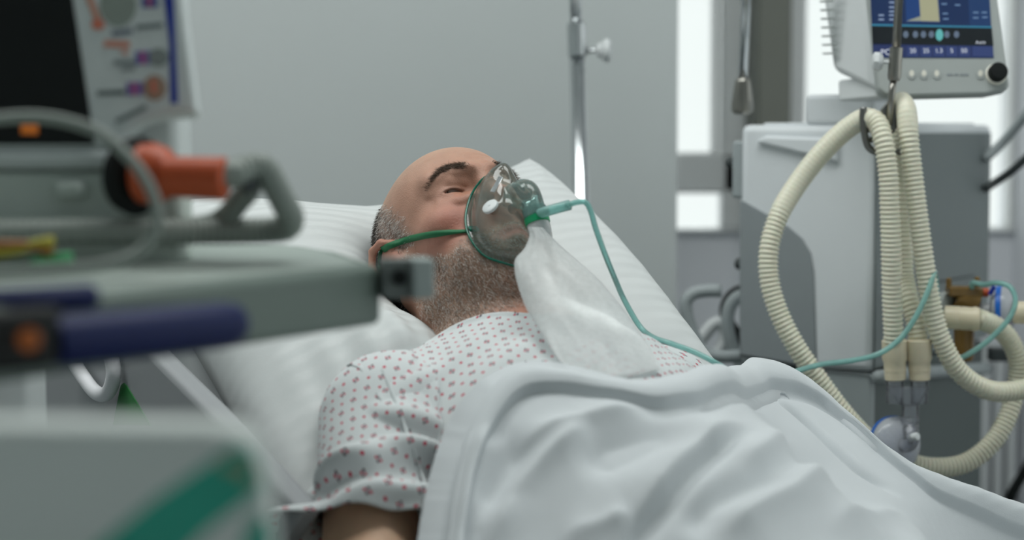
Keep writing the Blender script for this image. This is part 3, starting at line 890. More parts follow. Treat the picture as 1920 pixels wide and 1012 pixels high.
def striped_linen(name, rgb, per, amt):
    m = mat(name, rgb, .85, var=.015, scale=10, bump=.2, bscale=900, sheen=.1)
    nt = m.node_tree; N, Lk = nt.nodes, nt.links; b = N['Principled BSDF']
    uvn = N.new('ShaderNodeUVMap'); wv = N.new('ShaderNodeTexWave'); wv.bands_direction = 'Y'; wv.inputs['Scale'].default_value = 1 / per * .314; wv.inputs['Distortion'].default_value = 0
    Lk.new(uvn.outputs[0], wv.inputs['Vector'])
    mr = N.new('ShaderNodeMapRange'); mr.inputs[1].default_value = .4; mr.inputs[2].default_value = .6; mr.inputs[3].default_value = .9; mr.inputs[4].default_value = .9 - amt
    Lk.new(wv.outputs['Fac'], mr.inputs[0]); Lk.new(mr.outputs[0], b.inputs['Roughness'])
    old = b.inputs['Base Color'].links[0].from_socket
    mx = N.new('ShaderNodeMix'); mx.data_type = 'RGBA'; mx.blend_type = 'MULTIPLY'
    mr2 = N.new('ShaderNodeMapRange'); mr2.inputs[1].default_value = .4; mr2.inputs[2].default_value = .6; mr2.inputs[3].default_value = 0; mr2.inputs[4].default_value = .03
    Lk.new(wv.outputs['Fac'], mr2.inputs[0]); Lk.new(mr2.outputs[0], mx.inputs[0]); Lk.new(old, mx.inputs[6]); mx.inputs[7].default_value = (0, 0, 0, 1)
    Lk.new(mx.outputs[2], b.inputs['Base Color'])
    return m
M['pillow'] = striped_linen('striped_pillow_cotton', (206, 210, 210), .02, .4)
pillow()

# ================================================================ gown
def gown_mat():
    m = mat('gown_print', (208, 213, 214), .9, var=.015, scale=14, bump=.2, bscale=900, sheen=.1)
    nt = m.node_tree; N, Lk = nt.nodes, nt.links; b = N['Principled BSDF']
    base = b.inputs['Base Color'].links[0].from_socket
    uvn = N.new('ShaderNodeUVMap')
    def vm(op, a, bb=None):
        n = N.new('ShaderNodeVectorMath'); n.operation = op
        (Lk.new(a, n.inputs[0]) if not isinstance(a, tuple) else setattr(n.inputs[0], 'default_value', a))
        if bb is not None:
            (Lk.new(bb, n.inputs[1]) if not isinstance(bb, tuple) else setattr(n.inputs[1], 'default_value', bb))
        return n
    def mth(op, a, bb=None):
        n = N.new('ShaderNodeMath'); n.operation = op
        for k_, q in enumerate((a, bb)):
            if q is None: continue
            if isinstance(q, (int, float)): n.inputs[k_].default_value = q
            else: Lk.new(q, n.inputs[k_])
        return n.outputs[0]
    per = .0245
    sc = vm('MULTIPLY', uvn.outputs[0], (1 / per, 1 / per, 0)).outputs[0]
    def cell(off):
        f_ = vm('FRACTION', vm('ADD', sc, (off[0] + 100, off[1] + 100, 0)).outputs[0]).outputs[0]
        return vm('SUBTRACT', f_, (.5, .5, 0)).outputs[0]
    def petals(off):
        c1 = cell(off)
        rt = N.new('ShaderNodeVectorRotate'); rt.inputs['Angle'].default_value = .6; rt.inputs['Axis'].default_value = (0, 0, 1); Lk.new(c1, rt.inputs['Vector'])
        ab = vm('SUBTRACT', vm('ABSOLUTE', rt.outputs[0]).outputs[0], (.058, .058, 0)).outputs[0]
        sp = N.new('ShaderNodeSeparateXYZ'); Lk.new(rt.outputs[0], sp.inputs[0])
        return mth('LESS_THAN', vm('LENGTH', ab).outputs['Value'], .050), mth('GREATER_THAN', mth('MULTIPLY', sp.outputs[0], sp.outputs[1]), 0)
    f1, g1 = petals((0, 0)); f2_, g2 = petals((.5, .5))
    flower = mth('MAXIMUM', f1, f2_)
    sgn = mth('ADD', mth('MULTIPLY', f1, g1), mth('MULTIPLY', f2_, g2))
    d1 = mth('LESS_THAN', vm('LENGTH', cell((0, .5))).outputs['Value'], .064)
    d2 = mth('LESS_THAN', vm('LENGTH', cell((.5, 0))).outputs['Value'], .064)
    dot = mth('MAXIMUM', d1, d2)
    def over(prev, fac, col):
        mx = N.new('ShaderNodeMix'); mx.data_type = 'RGBA'; Lk.new(fac, mx.inputs[0]); Lk.new(prev, mx.inputs[6])
        if isinstance(col, tuple): mx.inputs[7].default_value = col
        else: Lk.new(col, mx.inputs[7])
        return mx.outputs[2]
    pc = N.new('ShaderNodeMix'); pc.data_type = 'RGBA'; pc.inputs[6].default_value = srgb(86, 70, 80); pc.inputs[7].default_value = srgb(190, 36, 74); Lk.new(sgn, pc.inputs[0])
    c = over(base, flower, pc.outputs[2]); c = over(c, dot, srgb(194, 30, 70))
    Lk.new(c, b.inputs['Base Color'])
    return m
M['gown'] = gown_mat()
gown = bpy.data.objects.new('gown', None); COL.objects.link(gown); gown.parent = person; gown['label'] = 'white hospital gown with small red flowers'
def gpart(name, V, F, uv):
    o = mesh(name, V, F, M['gown'], None, uv=uv)
    o.parent = gown
    o.matrix_parent_inverse = Matrix.Translation(-Vector(person.location))
    s = o.modifiers.new('thick', 'SOLIDIFY'); s.thickness = .0012; s.offset = 0
    return o
def drop(a, b, off, h0=.24, h1=-.16):
    """height of the body (plus cloth gap) under points of the backrest plane"""
    sh = a.shape; a = a.ravel(); b = b.ravel()
    h = np.full(a.shape, h0); done = np.zeros(a.shape, bool)
    for i in range(160):
        q = w2loc(T(a, b, h)); d = field_at(q) - off
        h = np.where(done, h, h - np.clip(d, .0004, .02)); done |= (d < .0006) | (h < h1)
    return h.reshape(sh)
def arclen(Pg, axis_):
    d = np.linalg.norm(np.diff(Pg, axis=axis_), axis=-1)
    z = np.zeros_like(np.take(d, [0], axis_))
    return np.concatenate([z, np.cumsum(d, axis_)], axis_)
def smooth_grid(h, it):
    for _ in range(it):
        p = np.pad(h, 1, mode='edge')
        h = .5 * h + .125 * (p[2:, 1:-1] + p[:-2, 1:-1] + p[1:-1, 2:] + p[1:-1, :-2])
    return h
def bodice():
    na, nb = 150, 130
    a = np.linspace(-.215, .185, na)
    # upper edge: round neckline between the shoulder tops
    bt = np.interp(a, [-.21, -.17, -.12, -.085, -.06, -.03, 0, .03, .06, .085, .12, .17, .21], [.045, .020, .000, .004, .028, .070, .090, .092, .074, .028, .002, .020, .040])
    bt = np.convolve(np.pad(bt, 8, mode='edge'), np.hanning(17) / np.hanning(17).sum(), 'valid')
    t = np.linspace(0, 1, nb) ** 1.4
    A = np.broadcast_to(a[:, None], (na, nb)).copy(); B = bt[:, None] + (.46 - bt[:, None]) * t
    h = drop(A, B, .006)
    h = smooth_grid(h, 10)
    # stretch folds from the armpit and shoulder, and a slack line below the collar
    nz = fnoise(A, B, A * 0, 5, 30, 2)
    h = h + .0035 * np.sin((B * 1.1 + A * .55) * 85 + nz) * sstep(B, .03, .10) * (.4 + .6 * sstep(-A, .02, .12)) + .002 * nz
    # collar lip
    h = h + .003 * np.exp(-((B - bt[:, None]) / .006) ** 2)
    # small tuck behind the edge
    Pg = T(A, B, h)
    rows = []
    for k_, (db, dh) in enumerate(((.004, -.030), (-.002, -.012), (-.003, -.004))):
        rows.append(T(a, bt + db, h[:, 0] + dh))
    Pg = np.concatenate([np.stack(rows, 1), Pg], 1)
    su = arclen(Pg, 0); sv = arclen(Pg, 1)
    su = np.repeat(su[:, 60:61], Pg.shape[1], 1)
    ua = np.repeat(a[:, None], Pg.shape[1], 1) * 1.08; ub = np.concatenate([np.stack([bt + .03, bt + .012, bt + .003], 1) * 1.0, B], 1)
    uv = np.stack([ua * .94 - ub * .34, ua * .34 + ub * .94], -1)
    gpart('bodice', Pg.reshape(-1, 3), grid_faces(na, Pg.shape[1])[:, ::-1], uv.reshape(-1, 2))
bodice()
def sleeve(sg, SH, EL, hemt, rs=1.0):
    SH = np.array(SH) + np.array([.028 * -sg, -.012, .006]); EL = np.array(EL, float)
    ax_ = EL - SH; L = np.linalg.norm(ax_); ax_ /= L
    nt_, na = 90, 120
    t = np.linspace(-.0255 / L, hemt, nt_); th = np.linspace(0, 2 * np.pi, na, endpoint=False)
    Tg, G = np.meshgrid(t, th, indexing='ij')
    # e1 outwards (away from the trunk), e2 out of the backrest
    e2 = np.array([0, 0, 1.0]); e2 = e2 - ax_ * (e2 @ ax_); e2 /= np.linalg.norm(e2); e1 = np.cross(e2, ax_) * (1 if np.cross(e2, ax_)[0] * sg > 0 else -1)
    k = sstep(Tg, -.10, .25)
    r1 = .040 + .028 * k + .016 * sstep(Tg, .35, hemt); r2 = .040 + .026 * k + .004 * sstep(Tg, .4, hemt)
    dome = np.sqrt(np.clip(1 - (np.clip(.032 - Tg * L, 0, 1) / .058) ** 2, 0, 1)); r1 = (.062 + .006 * k + .016 * sstep(Tg, .35, hemt)) * dome; r2 = (.060 + .006 * k + .004 * sstep(Tg, .4, hemt)) * dome
    # folds: soft rings pushed together above the elbow, a few long creases, a flared outer edge
    nz = fnoise(np.cos(G), np.sin(G), Tg * 6, 9, 2.2, 2)
    fold = .0105 * np.sin(Tg * 34 + 1.5 * np.sin(G) + 1.2 * nz) * sstep(Tg, .14, .34) * (1 - .5 * sstep(Tg, .52, hemt)) + .004 * nz * k
    fold += .0055 * np.sin(G * 7 + nz) * sstep(Tg, .40, hemt)
    fold += (.010 * np.sin(Tg * 21 - 2.2 * G + .6) + .006 * np.sin(Tg * 40 + 3 * G)) * sstep(Tg, .12, .30) * (.35 + .65 * sstep(np.cos(G), -.2, .8)) * (1 - .6 * sstep(Tg, .5, hemt))
    flare = .036 * sstep(Tg, .45, hemt) * np.clip(np.cos(G), 0, 1) ** 2
    X = np.cos(G) * (r1 + fold + flare) * rs; Y = np.sin(G) * (r2 + fold) * rs
    slant = (.012 * np.cos(G) ) * sstep(Tg, .45, hemt)
    q = SH + ax_ * (Tg * L + slant)[..., None] + X[..., None] * e1 + Y[..., None] * e2
    q[..., 2] = np.maximum(q[..., 2], MT + .004 + .002 * nz)
    W_ = T(q[..., 0], q[..., 1], q[..., 2]).reshape(-1, 3)
    for it in range(12):
        l_ = w2loc(W_); f_ = field_at(l_)
        g_ = np.stack([field_at(l_ + np.eye(3)[i] * .004) - field_at(l_ - np.eye(3)[i] * .004) for i in range(3)], 1) @ BASIS
        g_ /= np.linalg.norm(g_, axis=1)[:, None] + 1e-9
        push = np.where(f_ > np.where(np.cos(G.ravel()) > .1, -.03, -.008), np.clip(.007 - f_, 0, .01), 0)
        W_ = W_ + g_ * push[:, None]
    Pg = W_.reshape(q.shape)
    rm = .068
    uv = np.stack([G * rm, Tg * L + slant], -1)
    # the seam of the print lies on the underside
    Pg = np.concatenate([Pg, Pg[:, :1]], 1); uv = np.concatenate([uv, uv[:, :1] + np.array([2 * np.pi * rm, 0])], 1)
    sh_ = int(na * .75)
    Pg = np.concatenate([Pg[:, sh_:-1], Pg[:, :sh_ + 1]], 1); uv2 = np.concatenate([uv[:, sh_:-1] - np.array([2 * np.pi * rm, 0]), uv[:, :sh_ + 1]], 1)
    f = grid_faces(nt_, na + 1)
    if sg > 0: f = f[:, ::-1]
    gpart('sleeve', Pg.reshape(-1, 3), f, uv2.reshape(-1, 2))
sleeve(-1, R_SH, R_EL, .62)
sleeve(1, L_SH, L_EL, .40, .80)

# armhole seam: a raised line of stitching where sleeve and bodice meet
from mathutils.bvhtree import BVHTree
def gown_seam():
    trees = []
    for o in gown.children:
        me = o.data
        Vv = np.empty(len(me.vertices) * 3, np.float32); me.vertices.foreach_get('co', Vv)
        trees.append(BVHTree.FromPolygons(Vv.reshape(-1, 3).tolist(), [list(p.vertices) for p in me.polygons]))
    pts = []
    for x_, y_ in zip(np.interp(np.linspace(0, 1, 26), [0, .35, .7, 1], [716, 748, 776, 799]), np.interp(np.linspace(0, 1, 26), [0, .35, .7, 1], [692, 768, 846, 912])):
        d = Vector(ray(x_, y_)).normalized(); best = None
        for tr in trees:
            h_ = tr.ray_cast(Vector((0, 0, CAM_Z)), d)
            if h_[0] is not None and (best is None or h_[3] < best[1]): best = (h_[0], h_[3])
        if best: pts.append(np.array(best[0]))
    if len(pts) > 4:
        pts = np.array(pts)
        for _ in range(4): pts[1:-1] = .5 * pts[1:-1] + .25 * (pts[2:] + pts[:-2])
        V, F = sweep(spline(pts, .003), .0016, 8)
        o = mesh('seam', V, F, M['gownplain'])
        o.parent = gown; o.matrix_parent_inverse = Matrix.Translation(-Vector(person.location))
M['gownplain'] = mat('gown_cotton_plain', (196, 202, 203), .9)
gown_seam()

# ================================================================ ray casting onto the body, for things that touch the face
def cast(px, py, off=.0, y0=1.7, y1=2.6):
    d = ray(px, py); d = d / d[1]; C = np.array([0, 0, CAM_Z])
    ys = np.linspace(y0, y1, 900)
    q = C + ys[:, None] * d
    f = field_at(w2loc(q)) - off
    loc_ = w2loc(q)
    ins = (loc_[:, 0] > fx[0]) & (loc_[:, 0] < fx[-1]) & (loc_[:, 1] > fy[0]) & (loc_[:, 1] < fy[-1]) & (loc_[:, 2] > fz[0]) & (loc_[:, 2] < fz[-1])
    k = np.nonzero((f < 0) & ins)[0]
    return q[k[0]] if len(k) else None
def fgrad(w, e=.002):
    q = w2loc(np.asarray(w))[None]
    g = np.array([(field_at(q + np.eye(3)[i] * e) - field_at(q - np.eye(3)[i] * e))[0] for i in range(3)])
    g = g @ BASIS
    return g / (np.linalg.norm(g) + 1e-9)

# ================================================================ oxygen mask
om = thing('oxygen_mask', 'clear oxygen mask with green rim covering the nose and mouth of the man', 'oxygen mask', H(0, .12, -.05))
rim_r = [(0, .108, .012), (.013, .102, .008), (.026, .090, -.008), (.036, .080, -.028), (.0405, .074, -.048), (.040, .070, -.066), (.034, .068, -.084), (.020, .072, -.100), (0, .078, -.106)]
def rim_curve(n):
    pts = [np.array(p) for p in rim_r] + [np.array((-p[0], p[1], p[2])) for p in rim_r[-2:0:-1]]
    pts = pts + [pts[0]]
    c = spline(pts, .002)
    s = np.linspace(0, len(c) - 1, n + 1)[:-1]
    return np.stack([np.interp(s, np.arange(len(c)), c[:, k]) for k in range(3)], 1)
NR = 96
RIM = rim_curve(NR)
# settle the rim on the skin
for it in range(60):
    f_ = field_at(RIM * HS) - .0022
    RIM[:, 1] -= np.clip(f_, -.004, .004) * .5
for it in range(6):
    RIM = .5 * RIM + .25 * (np.roll(RIM, 1, 0) + np.roll(RIM, -1, 0))
PORT = np.array([0, .1325, -.040]); PR = .0118
def mask_shell():
    nt_ = 30
    t = np.linspace(0, 1, nt_)
    ang = np.arctan2(RIM[:, 0] - 0, RIM[:, 2] + .045)
    ring = PORT + np.stack([np.sin(ang) * PR, ang * 0, np.cos(ang) * PR], 1)
    rows = []
    for t_ in t:
        lat = 1 - t_ ** 1.9
        p = ring.copy()
        p[:, 0] += (RIM[:, 0] - ring[:, 0]) * lat; p[:, 2] += (RIM[:, 2] - ring[:, 2]) * lat
        p[:, 1] = RIM[:, 1] + (PORT[1] - RIM[:, 1]) * (1 - (1 - t_) ** 1.75)
        # nose ridge, chin cup and moulded flutes
        p[:, 1] += .010 * math.sin(math.pi * t_) * np.exp(-(ang / .35) ** 2)
        p[:, 1] += .0022 * math.sin(math.pi * t_) * np.sin(ang * 4 + 4.5 * t_)
        p[:, 0] += np.sign(p[:, 0]) * .0016 * math.sin(math.pi * t_ * 2.2) * (abs(p[:, 0]) > .008)
        rows.append(p)
    lip = RIM + np.stack([np.sin(ang) * .004, ang * 0 - .0006, np.cos(ang) * .004], 1)
    V = np.concatenate([lip] + rows)
    F = grid_faces(nt_ + 1, NR, True)
    return mesh('shell', np.array([H(*p) for p in V]), F, M['mask'], om)
shell = mask_shell()
an_ = np.arctan2(RIM[:, 0], RIM[:, 2] + .045)
rp = np.array([H(*p) for p in RIM + np.stack([np.sin(an_) * .0038, an_ * 0 - .0004, np.cos(an_) * .0038], 1)]); rp = np.concatenate([rp, rp[:1]])
V_r, F_r = sweep(rp, .0014, 8, cap=False)
mesh('rim', V_r, F_r, M['maskrim'], om)
# elbow port, green collar and valve
el = spline([H(0, .127, -.040), H(0, .137, -.043), H(0, .1435, -.052), H(0, .1410, -.066), H(0, .1350, -.079)], .001)
Ve, Fe = sweep(el, np.interp(np.linspace(0, 1, len(el)), [0, .2, .8, 1], [.0165, .0125, .0118, .0118]), 28, cap=False)
port = mesh('elbow_port', Ve, Fe, M['elbow'], om)
dn = H(0, .1325, -.084) - H(0, .1350, -.078); dn /= np.linalg.norm(dn)
p_ring = H(0, .1365, -.076)
lathe('port_cuff', [(0, .0124), (.001, .0132), (.010, .0132), (.011, .0124)], p_ring - dn * .006, dn, M['elbow'], om)
lathe('green_collar', [(0, .0125), (.0006, .0134), (.0075, .0134), (.008, .0125)], p_ring + dn * .005, dn, M['green'], om)
lathe('valve_body', [(0, .0122), (.010, .0122), (.013, .0105), (.020, .0100), (.021, .004)], p_ring + dn * .013, dn, M['milky'], om)
# exhalation disc on the near side of the shell, nose clip and strap lug
def shell_pt(px, py):
    dg_v = np.array([v.co[:] for v in shell.data.vertices])
    pp = proj(dg_v); near = np.linalg.norm(pp - np.array([px, py]), axis=1)
    c = np.nonzero(near < 14)[0]
    k = c[np.argmin(dg_v[c, 1])]
    nrm = np.array(shell.data.vertices[int(k)].normal[:]); p = dg_v[k]
    if nrm[1] > 0: nrm = -nrm
    q = P(px, py, p[1]); return q, nrm
q_, n_ = shell_pt(920, 388); n_ = np.array([-.5, -.5, .68]); n_ /= np.linalg.norm(n_)
lathe('exhalation_disc', [(-.001, .0088), (.0008, .0092), (.0022, .0090), (.003, .0075), (.0031, .0015), (.0036, .0014), (.0037, .0)], q_, n_, M['white'], om)
a_, na_ = shell_pt(940, 335); b_, nb_ = shell_pt(925, 362)
mid_ = (a_ + b_) / 2 + (na_ + nb_) * .0012
obox('nose_clip', mid_, b_ - a_, np.cross(b_ - a_, na_), na_, np.linalg.norm(b_ - a_) * 1.05, .0052, .0008, M['chrome'], om, .0003)
lug = H(*RIM[np.argmin(np.linalg.norm(proj(np.array([H(*p) for p in RIM])) - np.array([886, 432]), axis=1))])
nl = fgrad(lug)
obox('strap_lug', lug + nl * .002 + V_ * .004, V_, np.cross(V_, nl), nl, .012, .007, .0035, M['maskrim'], om, .0012)
# strap over the cheek to the ear and round the back of the head
def strap():
    pts = []
    for x_, y_ in ((888, 433), (868, 434), (840, 436), (812, 439), (786, 444), (762, 450), (744, 456), (736, 459)):
        p = cast(x_, y_, .0014)
        if p is not None: pts.append(p)
    pts += [H(-.0815, -.010, .030), H(-.080, -.030, .026), H(-.066, -.068, .018), H(-.040, -.095, .012)]
    pth = spline(pts, .0025)
    for it in range(20):
        l_ = w2loc(pth); f_ = field_at(l_) - .0012
        g = np.array([fgrad(p) for p in pth])
        pth = pth - g * np.clip(f_, -.003, .0)[:, None] * .6
    t, _, _ = frames(pth); n = np.array([fgrad(p) for p in pth]); n = n - t * (n * t).sum(1)[:, None]; n /= np.linalg.norm(n, axis=1)[:, None]
    w = np.cross(t, n)
    tap = np.interp(np.arange(len(pth)), [0, 6, 16, len(pth)], [.0016, .0022, .0036, .0036])[:, None]
    sec = [pth + w * tap, pth + w * tap + n * .0010, pth - w * tap + n * .0010, pth - w * tap]
    V = np.stack(sec, 1).reshape(-1, 3)
    mesh('strap', V, grid_faces(len(pth), 4, True), M['strap'], om, smooth=False)
strap()
# reservoir bag
def bag():
    Lp = [(990, 424), (994, 440), (984, 466), (963, 486), (966, 520), (984, 575), (1014, 625), (1048, 678), (1088, 708)]
    Rp = [(1016, 424), (1030, 440), (1062, 470), (1098, 500), (1132, 532), (1170, 580), (1200, 622), (1224, 660), (1240, 696)]
    Yc = [1.998, 1.994, 1.983, 1.97, 1.957, 1.938, 1.915, 1.885, 1.855]
    ns, nt_ = 90, 60
    s = np.linspace(0, 1, ns); k = np.linspace(0, 1, len(Lp))
    sm = lambda arr: np.convolve(np.pad(np.interp(s, k, arr), 4, mode='edge'), np.ones(9) / 9, 'valid')
    lx, ly = sm([p[0] for p in Lp]), sm([p[1] for p in Lp]); rx, ry = sm([p[0] for p in Rp]), sm([p[1] for p in Rp]); yy = sm(Yc)
    fr, bk = [], []
    for i in range(ns):
        for j in range(nt_):
            t = j / (nt_ - 1)
            px_, py_ = lx[i] + (rx[i] - lx[i]) * t, ly[i] + (ry[i] - ly[i]) * t
            edge = math.sqrt(max(0, 1 - (2 * t - 1) ** 2)) * math.sqrt(max(0, 1 - max(0, (s[i] - .85) / .15) ** 2)) 
            th = (.010 + .012 * math.sin(math.pi * min(1, s[i] * 1.1))) * edge
            bot = 14 * math.sin(math.pi * t) * max(0, (s[i] - .8) / .2)
            base = P(px_, py_ + bot, yy[i] - .05 * (.5 - t) * s[i])
            dirv = ray(px_, py_)
            w_ = .0035 * math.sin(t * 5 + 4 * s[i]) + .0022 * math.sin(t * 9 - s[i] * 11) + .0006 * math.sin(t * 23 + s[i] * 9)
            fr.append(base - dirv * (th + w_ * edge)); bk.append(base + dirv * (th * .8 + .001))
    n = ns * nt_
    g = grid_faces(ns, nt_)
    return mesh('reservoir_bag', np.array(fr + bk), np.concatenate([g, g[:, ::-1] + n]), M['bag'], om)
bag()
# oxygen tubing from the mask to under the blanket
ot = thing('oxygen_tubing', 'thin teal oxygen tubing from the mask across the pillow to the blanket', 'tubing', P(1100, 400, 2.0))
st = H(0, .1375, -.079)
tp = [st, P(1025, 396, 2.0), P(1050, 389, 1.995), P(1068, 384, 1.99)]
tube('tube_connector', tp, .0055, M['teal'], ot, step=.002)
tube('tube', [P(1060, 386, 1.992), P(1082, 379, 1.99), P(1098, 379, 1.99), P(1107, 394, 1.99), P(1116, 425, 1.995), P(1132, 470, 2.0), P(1152, 520, 2.02), P(1172, 565, 2.05), P(1200, 612, 2.05), P(1224, 632, 2.03), P(1262, 645, 2.01), P(1300, 659, 2.0), P(1335, 676, 1.99), P(1375, 700, 1.99)], .0030, M['teal'], ot, step=.003)

# ================================================================ blanket
def plane_hit(px, py, h):
    d = ray(px, py); C = np.array([0, 0, CAM_Z])
    q = C + d * (((PIV - C) @ TF + h) / (d @ TF)) - PIV
    return (q @ V_, -(q @ TU), h)
# far edge of the sheet, lying over the arm and the bedding bunched at the far side
FAR_EDGE = [plane_hit(*q) for q in ((1405, 684, .012), (1452, 692, .004), (1500, 720, -.004), (1560, 776, -.012), (1630, 844, -.016), (1700, 890, -.018), (1780, 914, -.020), (1850, 936, -.022), (1920, 954, -.024), (2010, 982, -.026))]
def make_drape():
    ga = np.arange(-.5, .75, .012); gb = np.arange(0, .84, .012)
    A, B = np.meshgrid(ga, gb, indexing='ij')
    h = drop(A, B, .014)
    floor_ = np.where((A > BA0 - .02) & (A < BA1 + .03), MT + .012, MT - .10)
    h = np.maximum(h, floor_)
    # the bent left arm and bunched bedding carry the far side of the sheet
    best = np.full(A.shape, -9.0)
    for (a0, b0_, h0), (a1, b1_, h1) in zip(FAR_EDGE[:-1], FAR_EDGE[1:]):
        d = np.array([a1 - a0, b1_ - b0_]); u = np.clip(((A - a0) * d[0] + (B - b0_) * d[1]) / (d @ d), 0, 1)
        best = np.maximum(best, h0 + (h1 - h0) * u - 1.3 * np.hypot(A - a0 - u * d[0], B - b0_ - u * d[1]))
    h = np.maximum(h, best)
    raw = h.copy(); b0 = h.copy()
    for it in range(70):
        p = np.pad(h, 1, mode='edge')
        h = np.maximum(b0, .25 * (p[2:, 1:-1] + p[:-2, 1:-1] + p[1:-1, 2:] + p[1:-1, :-2]))
    hs = smooth_grid(h, 6)
    def f(a, b, h=None):
        h = hs if h is None else h
        a = np.asarray(a, float); b = np.asarray(b, float)
        x = np.clip((a - ga[0]) / .012, 0, len(ga) - 1.001); y = np.clip((b - gb[0]) / .012, 0, len(gb) - 1.001)
        i, j = x.astype(int), y.astype(int); u, v = x - i, y - j
        return h[i, j] * (1 - u) * (1 - v) + h[i + 1, j] * u * (1 - v) + h[i, j + 1] * (1 - u) * v + h[i + 1, j + 1] * u * v
    return f, (lambda a, b: f(a, b, raw))
DR, RAW = make_drape()
def pix_hit(px, py, hfun):
    d = ray(px, py); C = np.array([0, 0, CAM_Z])
    k = np.linspace(1.2, 2.6, 700)
    q = C + k[:, None] * d - PIV
    a, b, h = q @ V_, -(q @ TU), q @ TF
    g = h - hfun(a, b)
    i = np.nonzero(g < 0)[0]
    i = i[0] if len(i) else int(np.argmin(g))
    return a[i], b[i]
HEM = [(838, 1090), (845, 1012), (852, 950), (868, 870), (890, 800), (912, 752), (940, 712), (975, 690), (1030, 692), (1100, 708), (1160, 720), (1215, 724), (1280, 708), (1340, 686), (1400, 678), (1450, 686), (1500, 716), (1560, 768), (1630, 832), (1700, 878), (1780, 912), (1850, 930), (1920, 948), (2010, 975)]
RIDGES = [  # pixel polyline, height, width, in metres
    ([(1230, 762), (1155, 770), (1063, 796), (993, 822), (960, 840)], .011, .013),
    ([(1110, 790), (1075, 816), (1022, 860), (981, 901), (953, 938), (924, 1007), (915, 1060)], .016, .017),
    ([(1030, 800), (975, 850), (940, 915), (905, 1000)], -.011, .018),
    ([(1330, 800), (1240, 815), (1160, 838), (1070, 885)], -.011, .024),
    ([(1432, 796), (1368, 824), (1307, 872), (1266, 918), (1201, 1007), (1170, 1060)], -.012, .010),
    ([(1400, 780), (1335, 810), (1275, 858), (1232, 912), (1165, 1005)], .013, .020),
    ([(1590, 895), (1490, 920), (1400, 965), (1340, 1015)], .013, .018),
    ([(1540, 862), (1440, 895), (1330, 945), (1290, 1010)], -.010, .016),
    ([(1450, 728), (1505, 772), (1560, 822), (1620, 876), (1700, 925)], -.014, .010),
    ([(1190, 955), (1120, 985), (1040, 1005)], .009, .012),
    ([(880, 1010), (890, 930), (905, 860), (925, 800)], .008, .012),
    ([(1700, 950), (1620, 965), (1540, 1005)], .010, .016),
    ([(1500, 810), (1440, 830), (1390, 870)], .007, .012),
]
